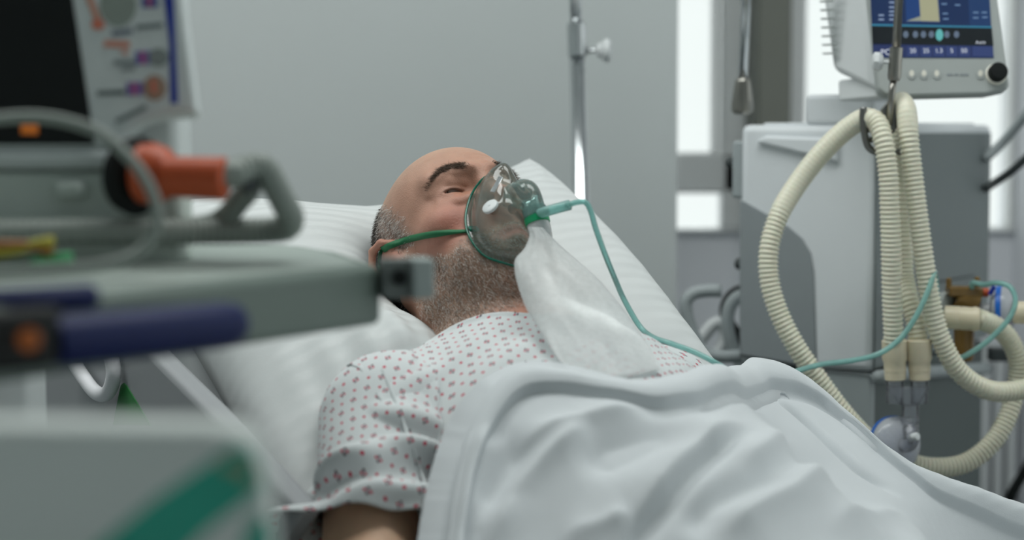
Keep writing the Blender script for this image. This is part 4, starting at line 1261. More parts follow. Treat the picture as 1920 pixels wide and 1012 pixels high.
def blanket():
    E = np.array([pix_hit(x, y, lambda a, b: DR(a, b) + .020) for x, y in HEM if x < 1390] + [q[:2] for q in FAR_EDGE])
    s_e = np.concatenate([[0], np.cumsum(np.linalg.norm(np.diff(E, axis=0), axis=1))]); s_e /= s_e[-1]
    ns, nt_ = 330, 300
    s = np.linspace(0, 1, ns)
    Es = np.stack([np.interp(s, s_e, E[:, k]) for k in (0, 1)], 1)
    ker = np.hanning(13); ker /= ker.sum()
    Es = np.stack([np.convolve(np.pad(Es[:, k], 6, mode='edge'), ker, 'valid') for k in (0, 1)], 1)
    G = np.stack([np.interp(s, [0, .25, .7, 1], [-.33, -.22, .42, .60]), np.full(ns, 1.62)], 1)
    t = np.linspace(0, 1, nt_) ** 2.0
    AB = Es[:, None] + (G - Es)[:, None] * t[None, :, None]
    A, B = AB[..., 0], AB[..., 1]
    legs = MT + .012 + .14 * np.exp(-(((A - .1) / .10) ** 2)) + .14 * np.exp(-(((A + .09) / .10) ** 2))
    k = sstep(B, .66, .84)
    h = DR(A, np.minimum(B, .82)) * (1 - k) + legs * k + .019
    for pl, amp, wd in RIDGES:
        q = np.array([pix_hit(x, y, lambda a, b: DR(a, b) + .019) for x, y in pl])
        q = np.array([np.interp(np.linspace(0, len(q) - 1, 40), np.arange(len(q)), q[:, k_]) for k_ in (0, 1)]).T
        for _ in range(3): q[1:-1] = .5 * q[1:-1] + .25 * (q[2:] + q[:-2])
        best = np.full(A.shape, 9.0); tp_ = np.zeros(A.shape)
        for i in range(len(q) - 1):
            d = q[i + 1] - q[i]; L2 = d @ d + 1e-9
            u = np.clip(((A - q[i, 0]) * d[0] + (B - q[i, 1]) * d[1]) / L2, 0, 1)
            ds = np.hypot(A - q[i, 0] - u * d[0], B - q[i, 1] - u * d[1])
            m_ = ds < best
            best = np.where(m_, ds, best); tp_ = np.where(m_, (i + u) / (len(q) - 1), tp_)
        end = sstep(tp_, 0, .3) * sstep(1 - tp_, 0, .3)
        prof = np.exp(-(best / wd) ** 2) if amp < 0 else np.exp(-(np.sqrt(best ** 2 + .0045 ** 2) - .0045) / wd)
        h = h + amp * 1.3 * prof * end
    # turned-down hem band, proud of the sheet, with a crisp lower edge
    dE = np.hypot(A - Es[:, 0][:, None], B - Es[:, 1][:, None])
    Wb = (np.interp(s, [0, .25, .40, .52, .60, .72, 1], [.024, .026, .033, .036, .042, .036, .034]) + .002 * np.sin(s * 40))[:, None]
    h = h + (.010 + .004 * np.sin(np.pi * np.clip(dE / Wb, 0, 1))) * (1 - sstep(dE, Wb - .003, Wb + .0025)) - .006 - .009 * np.exp(-((dE - Wb - .010) / .010) ** 2) * (sstep(s, .26, .40) * sstep(-s, -.80, -.62))[:, None]
    h = np.maximum(h, RAW(A, np.minimum(B, .82)) * (B < .7) - 1 * (B >= .7) + .003)
    h = h + .0016 * fnoise(A, B, A * 0, 31, 40, 3) + .005 * fnoise(A, B, A * 0, 32, 12, 2) * sstep(B, .3, .5)
    Pg = TB(A, B, h)
    # hem: the cloth rolls under along its upper edge; on the near side a lower layer peeps out
    peep = np.interp(s, [0, .05, .30, .38, .45, 1], [.026, .026, .026, .012, .002, .002])
    nrm = Es[:, None] - (Es + (G - Es) * .02)[:, None]
    out = (Es - G); 
    tan = np.gradient(Es, axis=0); tan /= np.linalg.norm(tan, axis=1)[:, None]
    nor = np.stack([tan[:, 1], -tan[:, 0]], 1); nor *= np.sign((nor * out).sum(1))[:, None]
    nor = np.stack([np.convolve(np.pad(nor[:, k], 10, mode='edge'), np.ones(21) / 21, 'valid') for k in (0, 1)], 1)
    rows = []
    h0 = h[:, 0]
    for o_, dh in ((peep * 0 - .05, -.012), (peep, -.0115), (peep + .001, -.0105), (peep, -.0095), (peep * 0 - .006, -.0085), (peep * 0 - .004, -.006), (peep * 0 + .0022, -.005), (peep * 0 + .0036, -.003), (peep * 0 + .0022, -.001)):
        q = Es + nor * np.broadcast_to(o_, (ns,))[:, None]
        hh = h0 + dh
        if dh < -.008:
            hh = np.minimum(hh, DR(q[:, 0], q[:, 1]) + .006) if True else hh
        rows.append(TB(q[:, 0], q[:, 1], hh))
    Pg = np.concatenate([np.stack(rows, 1), Pg], 1)
    o = mesh('blanket', Pg.reshape(-1, 3), grid_faces(ns, Pg.shape[1])[:, ::-1], M['linen2'])
    sd = o.modifiers.new('thick', 'SOLIDIFY'); sd.thickness = .003; sd.offset = -1
    return prop(o, 'crumpled white sheet drawn up over the chest of the patient', 'blanket')
M['linen2'] = mat('white_cotton_sheet', (205, 210, 213), .9, var=.012, scale=10, bump=.25, bscale=1100, sheen=.12)
blanket()

# ================================================================ ventilator behind the bed
VC = P(1640, 300, 2.62); VC[2] = 0
D1 = np.array([-.85, .527, 0]); D2 = np.array([.527, .85, 0])
N1 = -D2; N2 = -D1
def onp(px, py, p0, n):
    d = ray(px, py); C = np.array([0, 0, CAM_Z])
    return C + d * (((p0 - C) @ n) / (d @ n))
onL = lambda px, py, off=0: onp(px, py, VC + N1 * off, N1)
onR = lambda px, py, off=0: onp(px, py, VC + N2 * off, N2)
zL = lambda py: onL(1640, py)[2]
vent = thing('ventilator', 'tall white and grey ventilator with a tilted screen to the right of the bed', 'ventilator', VC + D1 * .1 + D2 * .22)
LL = np.linalg.norm((onL(1387, 400) - VC)[:2]); LR = np.linalg.norm((onR(1857, 400) - VC)[:2])
def vbox(name, s0, s1, r0, r1, z0, z1, m, bev=.006, parent=None):
    p = [VC + D1 * a + D2 * b + ZU * z0 for a, b in ((s0, r0), (s1, r0), (s1, r1), (s0, r1))]
    return prism(name, p, ZU * (z1 - z0), m, parent or vent, bev, 3)
z_top, z_seam = zL(234), zL(698)
vbox('housing', 0, LL, 0, LR, z_seam, z_top, M['vshell'], .010)
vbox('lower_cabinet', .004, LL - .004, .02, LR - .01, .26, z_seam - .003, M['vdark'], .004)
vbox('lower_front_panel', .002, LL * .52, .0, .021, .26, z_seam - .004, M['vside'], .004)
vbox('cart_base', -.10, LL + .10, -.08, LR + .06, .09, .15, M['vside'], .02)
vbox('cart_column', LL * .2, LL * .8, LR * .3, LR * .7, .15, .26, M['vside'], .01)
for a, b in ((-.07, -.05), (LL + .07, -.05), (-.07, LR + .03), (LL + .07, LR + .03)):
    lathe('caster', [(-.014, .04), (-.011, .045), (.011, .045), (.014, .04)], VC + D1 * a + D2 * b + ZU * .045, D1, M['dark'], vent, seg=20)
# right flank panel, with its groove
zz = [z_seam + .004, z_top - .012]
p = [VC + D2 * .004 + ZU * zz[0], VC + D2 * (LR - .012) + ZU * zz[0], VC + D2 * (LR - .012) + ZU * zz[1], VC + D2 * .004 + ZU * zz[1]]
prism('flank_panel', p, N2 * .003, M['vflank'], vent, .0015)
g = [onR(1752, 527, .003), onR(1826, 515, .003), onR(1826, 518, .003), onR(1752, 531, .003)]
prism('flank_groove', g, N2 * .0012, M['dark'], vent, 0)
# inset grey field on the left face and the sloping grip facet
prism('inset_panel', [onL(*q) for q in ((1388, 372), (1480, 424), (1506, 447), (1521, 474), (1527, 510), (1532, 688), (1388, 664))], N1 * .003, M['vgrey'], vent, .0015)
prism('inset_border', [onL(*q) for q in ((1388, 664), (1532, 688), (1640, 698), (1640, 702), (1532, 693), (1388, 668))], N1 * .0035, M['dark'], vent, .0006)
prism('grip_facet', [onL(*q) for q in ((1418, 266), (1440, 254), (1572, 259), (1574, 304))], N1 * .009, M['vshell'], vent, .006, 3)
prism('top_cover', [VC + D1 * a + D2 * b + ZU * (z_top - .001) for a, b in ((.012, .012), (LL - .03, .012), (LL - .03, LR - .05), (.012, LR - .05))], ZU * .004, M['vshell'], vent, .002)
# clamp strip and knobs on the left edge
obox('side_clamp', onL(1377, 318) + D2 * .03, D1, D2, ZU, .024, .03, .082, M['vside'], vent, .004)
for q in ((1357, 305), (1375, 497)):
    c = onL(*q) + D2 * .03
    lathe('clamp_knob', [(-.004, .004), (.004, .006), (.007, .0085), (.013, .0085), (.016, .006)], c - D1 * .006, D1, M['dark'], vent, seg=18)
# rails
tube('rail', [onR(1646, 707, .014), onR(1700, 700, .014), onR(1850, 690, .014)], .0095, M['vside'], vent, step=.02)
obox('side_rail', P(1895, 664, 3.0), (1, -.1, 0), (0, 1, 0), ZU, .07, .022, .022, M['dark'], vent, .004)
# handle loop on the far left
Yh = 2.78
tube('cart_handle', [P(1352, 545, Yh), P(1325, 545, Yh), P(1300, 550, Yh), P(1287, 564, Yh), P(1288, 590, Yh), P(1302, 630, Yh), P(1322, 660, Yh), P(1350, 668, Yh), P(1392, 667, Yh)], .0095, M['vside'], vent, step=.006)
# monitor on its pedestal
vbox('pedestal', .004, .105, .006, .11, z_top, zL(176), M['vshell'], .006)
MQ = [P(1652, 178, 2.52), P(1893, 167, 2.53), P(1846, -190, 2.60), P(1616, -190, 2.59)]
mx_ = (MQ[1] - MQ[0]); mx_ /= np.linalg.norm(mx_); mn = np.cross(mx_, MQ[3] - MQ[0]); mn /= np.linalg.norm(mn)
if mn[1] > 0: mn = -mn
onM = lambda px, py, off=0: onp(px, py, MQ[0] + mn * off, mn)
mon = prism('monitor', [onM(*q) for q in ((1648, 166), (1660, 177), (1700, 180), (1850, 176), (1888, 168), (1893, 160), (1846, -190), (1612, -190))], -mn * .022, M['bezel'], vent, .005, 3)
mon['label'] = 'tilted touch screen monitor'
def loft(name, A, B, m, parent, bev):
    n = len(A); V = list(A) + list(B)
    F = [list(range(n)), list(range(2 * n - 1, n - 1, -1))] + [[i, i + n, (i + 1) % n + n, (i + 1) % n] for i in range(n)]
    bm = bmesh.new(); vs = [bm.verts.new(v) for v in V]
    for f in F: bm.faces.new([vs[i] for i in f])
    o = bm_obj(name, bm, m, parent); bevel(o, bev, 3); return o
bk = np.array([-.052, .085, 0])
A_ = [onM(*q) - mn * .02 for q in ((1650, 168), (1888, 166), (1845, -190), (1614, -190))]
B_ = [A_[0] + bk * .92 + ZU * .030, A_[1] + bk + ZU * .03, A_[2] + bk, A_[3] + bk]
loft('rear_housing', A_, B_, M['white'], mon, .012)
loft('neck', [onM(*q) - mn * .03 for q in ((1652, 172), (1760, 172), (1755, 130), (1650, 130))], [q + bk * .75 - ZU * .004 for q in [onM(*q2) - mn * .03 for q2 in ((1652, 172), (1760, 172), (1755, 130), (1650, 130))]], M['white'], mon, .004)
for i in range(9):
    y = 100 - i * 16.3
    c = P(1556 - i * .9, y, 2.612)
    obox('cooling_rib', c, bk, (1, .6, 0), ZU, .022, .008, .0025, M['bezel'], mon, .0006)
# screen and what it shows
screen = prism('screen', [onM(*q) for q in ((1637, 108), (1863, 109), (1837, -170), (1624, -170))], mn * .0008, emis('screen_navy', (30, 50, 88), .7), mon, 0)
def sc(name, pts, rgb, lift=.0011, s=.72):
    return prism(name, [onM(*q) for q in pts], mn * lift, emis('screen_' + name, rgb, s), screen, 0)
sc('dark_band', ((1636, 84), (1862, 86), (1859, 52), (1634, 48)), (26, 32, 36))
sc('value_band', ((1638, 107), (1862, 108), (1861, 87), (1637, 82)), (44, 56, 98))
sc('side_column', ((1818, 50), (1858, 51), (1845, -170), (1806, -170)), (36, 62, 104), .0012)
sc('cyan_line', ((1634, 49), (1859, 53), (1859, 50), (1634, 45.5)), (58, 130, 160), .0013)
sc('curve_panel', ((1699, 42), (1762, 42), (1752, -170), (1690, -170)), (34, 66, 120), .0012)
sc('curve_fill', ((1726, 40), (1761, 41), (1756, -20), (1722, -20)), (168, 168, 138), .0014)
sc('curve_ramp', ((1699, 40), (1726, 40), (1725, 31)), (150, 156, 140), .0014)
for x in (1652, 1672):
    for y in (5, 14, 22, 29, 37):
        if x == 1652 and y < 25: continue
        sc('reading_line', ((x - 5, y + 1.2), (x + 5, y + 1.2), (x + 5, y - 1.2), (x - 5, y - 1.2)), (150, 170, 200), .0014)
for x, y in ((1770, 8), (1772, 26), (1773, 36), (1795, 10), (1829, 24), (1845, 24), (1829, 34), (1846, 33)):
    sc('reading_line', ((x - 5, y + 1.2), (x + 5, y + 1.2), (x + 5, y - 1.2), (x - 5, y - 1.2)), (110, 140, 176), .0015)
def disc(name, px, py, rx, ry, m, off, parent):
    return prism(name, [onM(px + rx * math.cos(t), py + ry * math.sin(t)) for t in np.linspace(0, 2 * math.pi, 20, endpoint=False)], mn * off, m, parent, 0)
e_icon = emis('screen_icon', (92, 106, 124), .9)
for x in (1698, 1716, 1731, 1746, 1775, 1793):
    disc('mode_icon', x, 65, 5, 6.5, e_icon, .0013, screen)
disc('active_icon', 1761, 66, 7, 11, emis('screen_active', (92, 168, 168), .9), .0014, screen)
for x in (1711, 1736, 1760, 1784, 1808, 1833, 1852):
    sc('value_cell', ((x - 10, 106), (x + 10, 106.5), (x + 9.5, 88), (x - 10, 87)), (56, 70, 116), .0013)
def word(txt, px, py, hpx, m, parent, off=.0017):
    c = bpy.data.curves.new('text', 'FONT'); c.body = txt; c.align_x = 'CENTER'; c.align_y = 'CENTER'; c.size = 1
    o = bpy.data.objects.new('text', c); COL.objects.link(o)
    dg = bpy.context.evaluated_depsgraph_get(); me = bpy.data.meshes.new_from_object(o.evaluated_get(dg))
    bpy.data.objects.remove(o)
    me.name = 'screen_text'
    p0 = onM(px, py) + mn * off; uy = np.cross(mn, mx_); sc_ = hpx / 1440 * 1.35
    V = np.empty(len(me.vertices) * 3, np.float32); me.vertices.foreach_get('co', V); V = V.reshape(-1, 3) * sc_
    me.vertices.foreach_set('co', (p0 + V[:, :1] * mx_ + V[:, 1:2] * uy).astype(np.float32).ravel()); me.update()
    return link(bpy.data.objects.new('screen_text', me), parent, m)
e_txt = emis('screen_text', (205, 212, 222), .9)
for t_, x in (('20', 1711), ('25', 1736), ('1.3', 1760), ('5', 1784), ('50', 1807)):
    word(t_, x, 96, 9, e_txt, screen)
word('PC', 1660, 99, 12, e_txt, screen)
word('Auto', 1838, 80, 7, e_txt, screen)
# keys and dial under the screen
M['key'] = mat('key_white', (232, 230, 218), .4)
for x in (1709, 1732, 1756, 1838):
    k_ = disc('key', x, 139, 8.5, 10, M['bezel'], .0012, mon)
    disc('key_symbol', x, 138, 4.5, 6, M['key'], .0018, k_)
for i, (x0, x1) in enumerate(((1775, 1786), (1789, 1797), (1800, 1816))):
    prism('faint_lettering', [onM(*q) for q in ((x0, 142), (x1, 142), (x1, 138), (x0, 138))], mn * .0006, M['vgrey'], mon, 0)
dl = lathe('dial_ring', [(0, .0142), (.003, .0142), (.004, .0125)], onM(1867, 140), mn, M['key'], mon)
lathe('dial', [(0, .0122), (.012, .0122), (.015, .0105), (.0155, .004)], onM(1867, 139) + mn * .002, mn, M['black'], dl)

# ================================================================ support arms with hose clip
arm = thing('hose_support_arm', 'slim steel support arm with a two-sided clip carrying the cream hoses', 'support arm', P(1678, 120, 2.47))
Ya = 2.47
top_, mid_a = P(1692, -140, Ya), P(1681, 88, Ya); top_ = mid_a + (top_ - mid_a) * 3
tube('rod', [top_, (top_ + mid_a) / 2, mid_a], .0054, M['steel'], arm, smooth_path=False, seg=18)
ad = P(1676, 152, Ya) - mid_a; al = np.linalg.norm(ad)
lathe('joint_sleeve', [(0, .0068), (.001, .0084), (al - .006, .0088), (al - .001, .0074), (al, .005)], mid_a, ad, M['steel'], arm)
lathe('wing_knob', [(0, .0025), (.010, .0025), (.011, .008), (.016, .0125), (.022, .0125), (.025, .008)], P(1672, 117, Ya), (-1, .2, .05), M['white'], arm, seg=8)
tube('lower_rod', [P(1675, 150, Ya), P(1672.5, 175, Ya), P(1667, 235, Ya)], .0045, M['steel'], arm, smooth_path=False)
prism('clip_spine', [P(x, y, Ya + .004) for x, y in ((1669, 184), (1688, 204), (1681, 222), (1683, 238), (1672, 256), (1663, 238), (1660, 222), (1651, 206))], (0, .006, 0), M['dsteel'], arm, .0015)
tube('clip_arm', [P(x, y, Ya + .004) for x, y in ((1619, 201), (1618, 222), (1621, 250), (1628, 275), (1640, 284), (1656, 284))], .0046, M['dsteel'], arm, step=.003)
tube('clip_arm', [P(x, y, Ya + .012) for x, y in ((1713, 207), (1712, 222), (1708, 240), (1702, 268), (1692, 283), (1676, 285))], .0042, M['dsteel'], arm, step=.003)
for x, y in ((1626, 243), (1630, 262)):
    lathe('clip_tooth', [(0, .004), (.004, .0035), (.006, .0015)], P(x, y, Ya + .004), (1, 0, 0), M['dsteel'], arm, seg=12)
arm2 = thing('spare_support_arm', 'bright steel support arm ending in a tapered collar beside the window', 'support arm', P(1393, 235, 2.74))
Yb = 2.74
t2, m2 = P(1404, -140, Yb), P(1392.5, 150, Yb); t2 = m2 + (t2 - m2) * 2.4
tube('rod', [t2, (t2 + m2) / 2, m2], .0068, M['chrome'], arm2, smooth_path=False, seg=18)
dd = P(1391, 214, Yb) - m2; l2 = np.linalg.norm(dd)
lathe('tapered_collar', [(-.003, .0075), (0, .0105), (.002, .0110), (l2 * .75, .0158), (l2 - .004, .0152), (l2, .011)], m2, dd, M['steel'], arm2)
lathe('lower_pin', [(0, .009), (.006, .0085), (.008, .0055), (.10, .0055)], m2 + dd, dd, M['chrome'], arm2)

# ================================================================ breathing hoses and connectors
RH = .0136
h1 = hose('breathing_hose', [P(1676, 640, 2.46), P(1673, 560, 2.455), P(1671, 480, 2.45), P(1669, 400, 2.448), P(1665, 320, 2.448), P(1655, 258, 2.455), P(1643, 228, 2.47), P(1622, 222, 2.485), P(1590, 240, 2.495), P(1545, 282, 2.50), P(1500, 338, 2.50), P(1462, 400, 2.49), P(1443, 460, 2.48), P(1442, 520, 2.475), P(1458, 580, 2.47), P(1490, 645, 2.465), P(1535, 712, 2.465), P(1582, 775, 2.47), P(1630, 825, 2.48), P(1690, 862, 2.50), P(1750, 876, 2.51), P(1810, 868, 2.52), P(1860, 830, 2.53), P(1890, 780, 2.54), P(1905, 725, 2.55), P(1909, 680, 2.55), P(1895, 640, 2.545), P(1868, 612, 2.535), P(1836, 598, 2.52)], RH, M['hose'], plain=((.235, .40),))
prop(h1, 'long cream corrugated hose looping left from the clip and up from the floor side', 'hose', 'cream breathing hoses')
h2 = hose('breathing_hose', [P(1722, 640, 2.475), P(1716, 600, 2.48), P(1704, 560, 2.49), P(1696, 520, 2.505), P(1694, 440, 2.51), P(1694, 360, 2.51), P(1692, 280, 2.51), P(1689, 225, 2.505), P(1690, 192, 2.49), P(1698, 205, 2.475), P(1704, 260, 2.462), P(1712, 330, 2.458), P(1722, 410, 2.456), P(1733, 490, 2.455), P(1746, 570, 2.455), P(1766, 640, 2.455), P(1800, 698, 2.46), P(1850, 730, 2.47), P(1900, 733, 2.485), P(1950, 715, 2.50), P(1985, 670, 2.52), P(1985, 620, 2.53), P(1955, 592, 2.53)], RH, M['hose'], plain=((.30, .41),))
prop(h2, 'cream corrugated hose hanging from the clip and curving off to the right', 'hose', 'cream breathing hoses')
def coupler(px, label):
    o = lathe('hose_coupler', [(0, .0142), (.001, .0150), (.0015, .0162), (.025, .0162), (.030, .0142), (.041, .0142), (.0412, .0138), (.052, .0134), (.053, .012)], P(px, 636, 2.465), P(px + 1.5, 706, 2.465) - P(px, 636, 2.465), M['cream'])
    return prop(o, label, 'hose connector', 'cream hose couplers')
coupler(1677, 'cream plastic coupler on the end of the left of two hanging hoses')
coupler(1723, 'cream plastic coupler on the end of the right of two hanging hoses')
yp = thing('y_connector', 'clear plastic y-connector below the two cream hose couplers', 'connector', P(1707, 780, 2.465))
for x in (1678, 1724):
    lathe('inlet', [(0, .0116), (.034, .0112), (.036, .0105)], P(x, 704, 2.465), (0, 0, -1), M['clear'], yp)
def yweb():
    pts = [P(x, y, 2.459) for x, y in ((1665, 725), (1668, 732), (1692, 762), (1722, 762), (1742, 732), (1745, 725))]
    return prism('web', pts, (0, .012, 0), M['clear'], yp, .002)
yweb()
lathe('outlet', [(0, .0112), (.020, .0112), (.021, .0122), (.026, .0122), (.027, .0108), (.030, .0120), (.033, .0108), (.036, .0120), (.039, .0108), (.052, .0098)], P(1707, 755, 2.465), (0, 0, -1), M['clear'], yp)
fl = thing('breathing_filter', 'round milky filter disc with blue rim hanging under the y-connector', 'filter', P(1680, 830, 2.465))
fa_ = np.array([.42, -.90, .12]); fa_ /= np.linalg.norm(fa_); fcn = P(1680, 832, 2.47)
lathe('disc_shell', [(-.012, .022), (-.010, .0325), (-.004, .0355), (.002, .0358), (.006, .0345), (.012, .0285), (.016, .018), (.018, .0095)], fcn, fa_, M['milky'], fl, seg=48)
lathe('blue_rim', [(-.010, .0335), (-.0095, .0362), (-.0050, .0366), (-.0045, .0356)], fcn, fa_, M['blue'], fl, seg=48)
ec = fcn + fa_ * .018
tube('elbow', [ec - fa_ * .004, ec + fa_ * .008, ec + fa_ * .014 + ZU * .005, P(1707, 800, 2.452)], .0098, M['clear'], fl, step=.002, seg=18)
lathe('sample_port', [(0, .0055), (.010, .0055), (.012, .0045), (.0125, .002)], P(1708, 820, 2.44), (.55, -.8, .25), M['white'], fl, seg=18)
lathe('blue_cap', [(0, .0075), (.004, .0075), (.006, .005), (.0065, .001)], fcn + fa_ * .013 + (P(1672, 852, 2.455) - P(1680, 832, 2.455)), fa_, M['dblue'], fl, seg=20)
tube('cap_tail', [fcn + fa_ * .014 + (P(1673, 856, 2.455) - P(1680, 832, 2.455)), fcn + fa_ * .012 + (P(1677, 874, 2.455) - P(1680, 832, 2.455))], .0022, M['dblue'], fl, smooth_path=False)
lathe('cap_tip', [(0, .003), (.005, .0025), (.006, .001)], fcn + fa_ * .013 + (P(1671, 842, 2.455) - P(1680, 832, 2.455)), ZU, M['dblue'], fl, seg=14)
# valve block on the flank
vb = thing('amber_valve', 'amber plastic valve block on the right flank of the ventilator', 'valve', P(1815, 590, 2.60))
Yv = 2.575
obox('upper_block', P(1808, 546, Yv), (1, .25, -.05), (0, 1, 0), ZU, .050, .03, .014, M['amber'], vb, .003)
lathe('chamber', [(0, .014), (.002, .016), (.030, .016), (.032, .013)], P(1792, 558, Yv), (.9, -.1, -.35), M['amber'], vb)
lathe('stem', [(0, .012), (.002, .014), (.045, .013), (.047, .010)], P(1808, 612, Yv + .01), (0, 0, -1), M['amber'], vb)
lathe('nozzle', [(0, .006), (.012, .006), (.013, .004)], P(1836, 548, Yv), (1, -.1, 0), M['orange'], vb, seg=16)
lathe('socket', [(0, .013), (.004, .016), (.016, .016)], P(1764, 568, Yv + .01), (.6, -.8, 0), M['bezel'], vb)
for x, y in ((1779, 540), (1832, 538)):
    lathe('lug', [(0, .004), (.012, .004), (.014, .002)], P(x, y, Yv - .015), ZU, M['amber'], vb, seg=12)
cc_ = lathe('hose_coupler', [(0, .012), (.0015, .0152), (.020, .0156), (.0215, .0150), (.024, .0156), (.036, .0152), (.040, .0165), (.046, .0150), (.047, .013)], P(1769, 594, 2.53), P(1830, 598, 2.52) - P(1769, 594, 2.53), M['cream'])
prop(cc_, 'cream plastic coupler lying sideways in front of the amber valve', 'hose connector', 'cream hose couplers')
f2 = thing('breathing_filter', 'round milky filter seen edge-on with a blue band at the right edge', 'filter', P(1880, 585, 2.56))
a2 = np.array([1, -.35, .05]); a2 /= np.linalg.norm(a2); p2 = P(1836, 582, 2.58)
lathe('disc_shell', [(0, .009), (.014, .009), (.016, .020), (.019, .029), (.024, .0315), (.034, .0318), (.040, .029), (.046, .020), (.050, .010), (.062, .009)], p2, a2, M['milky'], f2, seg=44)
lathe('blue_band', [(.0235, .0312), (.0240, .0328), (.0305, .0332), (.0310, .0318)], p2, a2, M['blue'], f2, seg=44)
lathe('blue_clip', [(0, .003), (.012, .003), (.013, .0015)], P(1856, 552, 2.55), (.4, -.2, .9), M['dblue'], f2, seg=12)
c3 = lathe('hose_coupler', [(0, .012), (.0015, .0150), (.03, .0150), (.045, .014), (.046, .012)], P(1899, 585, 2.55), (1, -.2, -.02), M['cream'])
prop(c3, 'cream plastic coupler joined to the edge-on filter at the right edge', 'hose connector', 'cream hose couplers')
# teal sensor line
sl_ = tube('sensor_tubing', [P(1440, 718, 2.36), P(1490, 697, 2.38), P(1540, 683, 2.40), P(1600, 675, 2.42), P(1650, 662, 2.43), P(1690, 632, 2.435), P(1720, 588, 2.435), P(1742, 540, 2.44), P(1751, 512, 2.45), P(1755, 522, 2.49), P(1758, 570, 2.50), P(1768, 640, 2.505), P(1792, 671, 2.50), P(1830, 655, 2.49), P(1870, 622, 2.485), P(1896, 590, 2.485), P(1904, 560, 2.49), P(1893, 537, 2.50), P(1870, 530, 2.51), P(1845, 533, 2.53), P(1824, 530, 2.55), P(1822, 540, 2.565)], .0036, M['teal'], step=.004)
prop(sl_, 'teal sensor tubing swinging past the cream hoses to the amber valve', 'tubing')
# cables at the sides
c_ = tube('power_cable', [P(1845, 300, 3.0), P(1875, 272, 3.0), P(1905, 238, 2.98), P(1935, 200, 2.95), P(1990, 120, 2.9), P(2150, -60, 2.8), P(2300, -420, 2.7), P(2350, -900, 2.65)], .0075, M['vside'], step=.01)
prop(c_, 'pale grey cable rising to the right of the ventilator', 'cable')
c_ = tube('power_cable', [P(1845, 355, 3.0), P(1872, 338, 3.0), P(1900, 318, 2.98), P(1935, 285, 2.95), P(1990, 220, 2.9), P(2150, 60, 2.8), P(2320, -300, 2.7), P(2380, -850, 2.65)], .0065, M['dark'], step=.01)
prop(c_, 'dark grey cable rising to the right of the ventilator below the pale one', 'cable')
c_ = tube('power_cable', [P(1520, 236, 2.86), P(1528, 226, 2.86), P(1540, 222, 2.86), P(1560, 226, 2.86)], .003, M['dark'], step=.004)
prop(c_, 'short dark cable arching over the top of the ventilator by the screen pedestal', 'cable')
c_ = tube('gas_hose', [P(1410, 555, 2.86), P(1385, 556, 2.86), P(1370, 572, 2.86), P(1364, 600, 2.86), P(1370, 640, 2.86), P(1392, 690, 2.86)], .010, M['vside'], step=.006)
prop(c_, 'grey gas hose curling behind the left edge of the ventilator', 'hose')
c_ = tube('gas_hose', [P(1306, 650, 2.90), P(1325, 622, 2.90), P(1345, 604, 2.90), P(1358, 612, 2.90), P(1358, 640, 2.90), P(1345, 665, 2.90), P(1330, 690, 2.90)], .010, M['white'], step=.006)
prop(c_, 'white gas hose bent inside the grey cart handle', 'hose')
c_ = tube('gas_hose', [P(1410, 542, 2.92), P(1380, 548, 2.92), P(1364, 565, 2.92), P(1360, 590, 2.92), P(1388, 640, 2.92), P(1385, 668, 2.92)], .009, M['black'], step=.006)
prop(c_, 'black gas hose curling behind the grey hose at the ventilator', 'hose')
c_ = tube('power_cable', [P(1885, 960, 3.2), P(1900, 920, 3.2), P(1918, 890, 3.2), P(1950, 840, 3.2), P(2000, 800, 3.2), P(2060, 900, 3.15), P(2080, 1300, 3.1)], .009, M['black'], step=.01)
prop(c_, 'black cable low in front of the radiator at the right edge', 'cable')

# ================================================================ equipment in the near left
un = thing('anaesthesia_unit', 'pale equipment unit with a dark screen and printed side strip at the left edge', 'medical device', (-.62, 1.72, 0))
Ym = 1.52
# tilted front panel: screen and printed strip
MP = [P(-320, 276, Ym), P(372, 276, Ym), P(330, -200, Ym + .05)]
ux = MP[1] - MP[0]; ux /= np.linalg.norm(ux); pn = np.cross(ux, MP[2] - MP[1]); pn /= np.linalg.norm(pn)
if pn[1] > 0: pn = -pn
onU = lambda px, py, off=0: onp(px, py, MP[0] + pn * off, pn)
arch = [(368, 208), (335, 209), (300, 213), (268, 223), (243, 239), (229, 258), (224, 276)]
panel = prism('front_panel', [onU(*q) for q in [(-320, 276), (-320, -200), (318, -200), (343, 0)] + arch], -pn * .028, M['unit'], un, .004, 3)
prism('dark_screen', [onU(*q) for q in ((-300, 272), (-300, -190), (112, -190), (137, 0), (178, 271))], pn * .0012, M['black'], panel, 0)
prism('blue_stripe', [onU(*q) for q in ((317, -40), (324, -40), (334, 194), (320, 194), (318, 80), (308, 0), (302, -40))], pn * .0008, M['navy2'] if 'navy2' in M else M['dblue'], panel, 0)
def pr(name, pts, rgb, off=.0008):
    key = 'print_' + '_'.join(map(str, rgb))
    if key not in M: M[key] = mat(key, rgb, .6)
    return prism(name, [onU(*q) for q in pts], pn * off, M[key], panel, 0)
def bar(name, x0, y0, x1, y1, w, rgb):
    d = np.array([x1 - x0, y1 - y0]); n = np.array([-d[1], d[0]]) / np.linalg.norm(d) * w / 2
    return pr(name, ((x0 + n[0], y0 + n[1]), (x1 + n[0], y1 + n[1]), (x1 - n[0], y1 - n[1]), (x0 - n[0], y0 - n[1])), rgb)
def oval(name, x, y, rx, ry, rgb, off=.001):
    return pr(name, [(x + rx * math.cos(t), y + ry * math.sin(t)) for t in np.linspace(0, 2 * math.pi, 24, endpoint=False)], rgb, off)
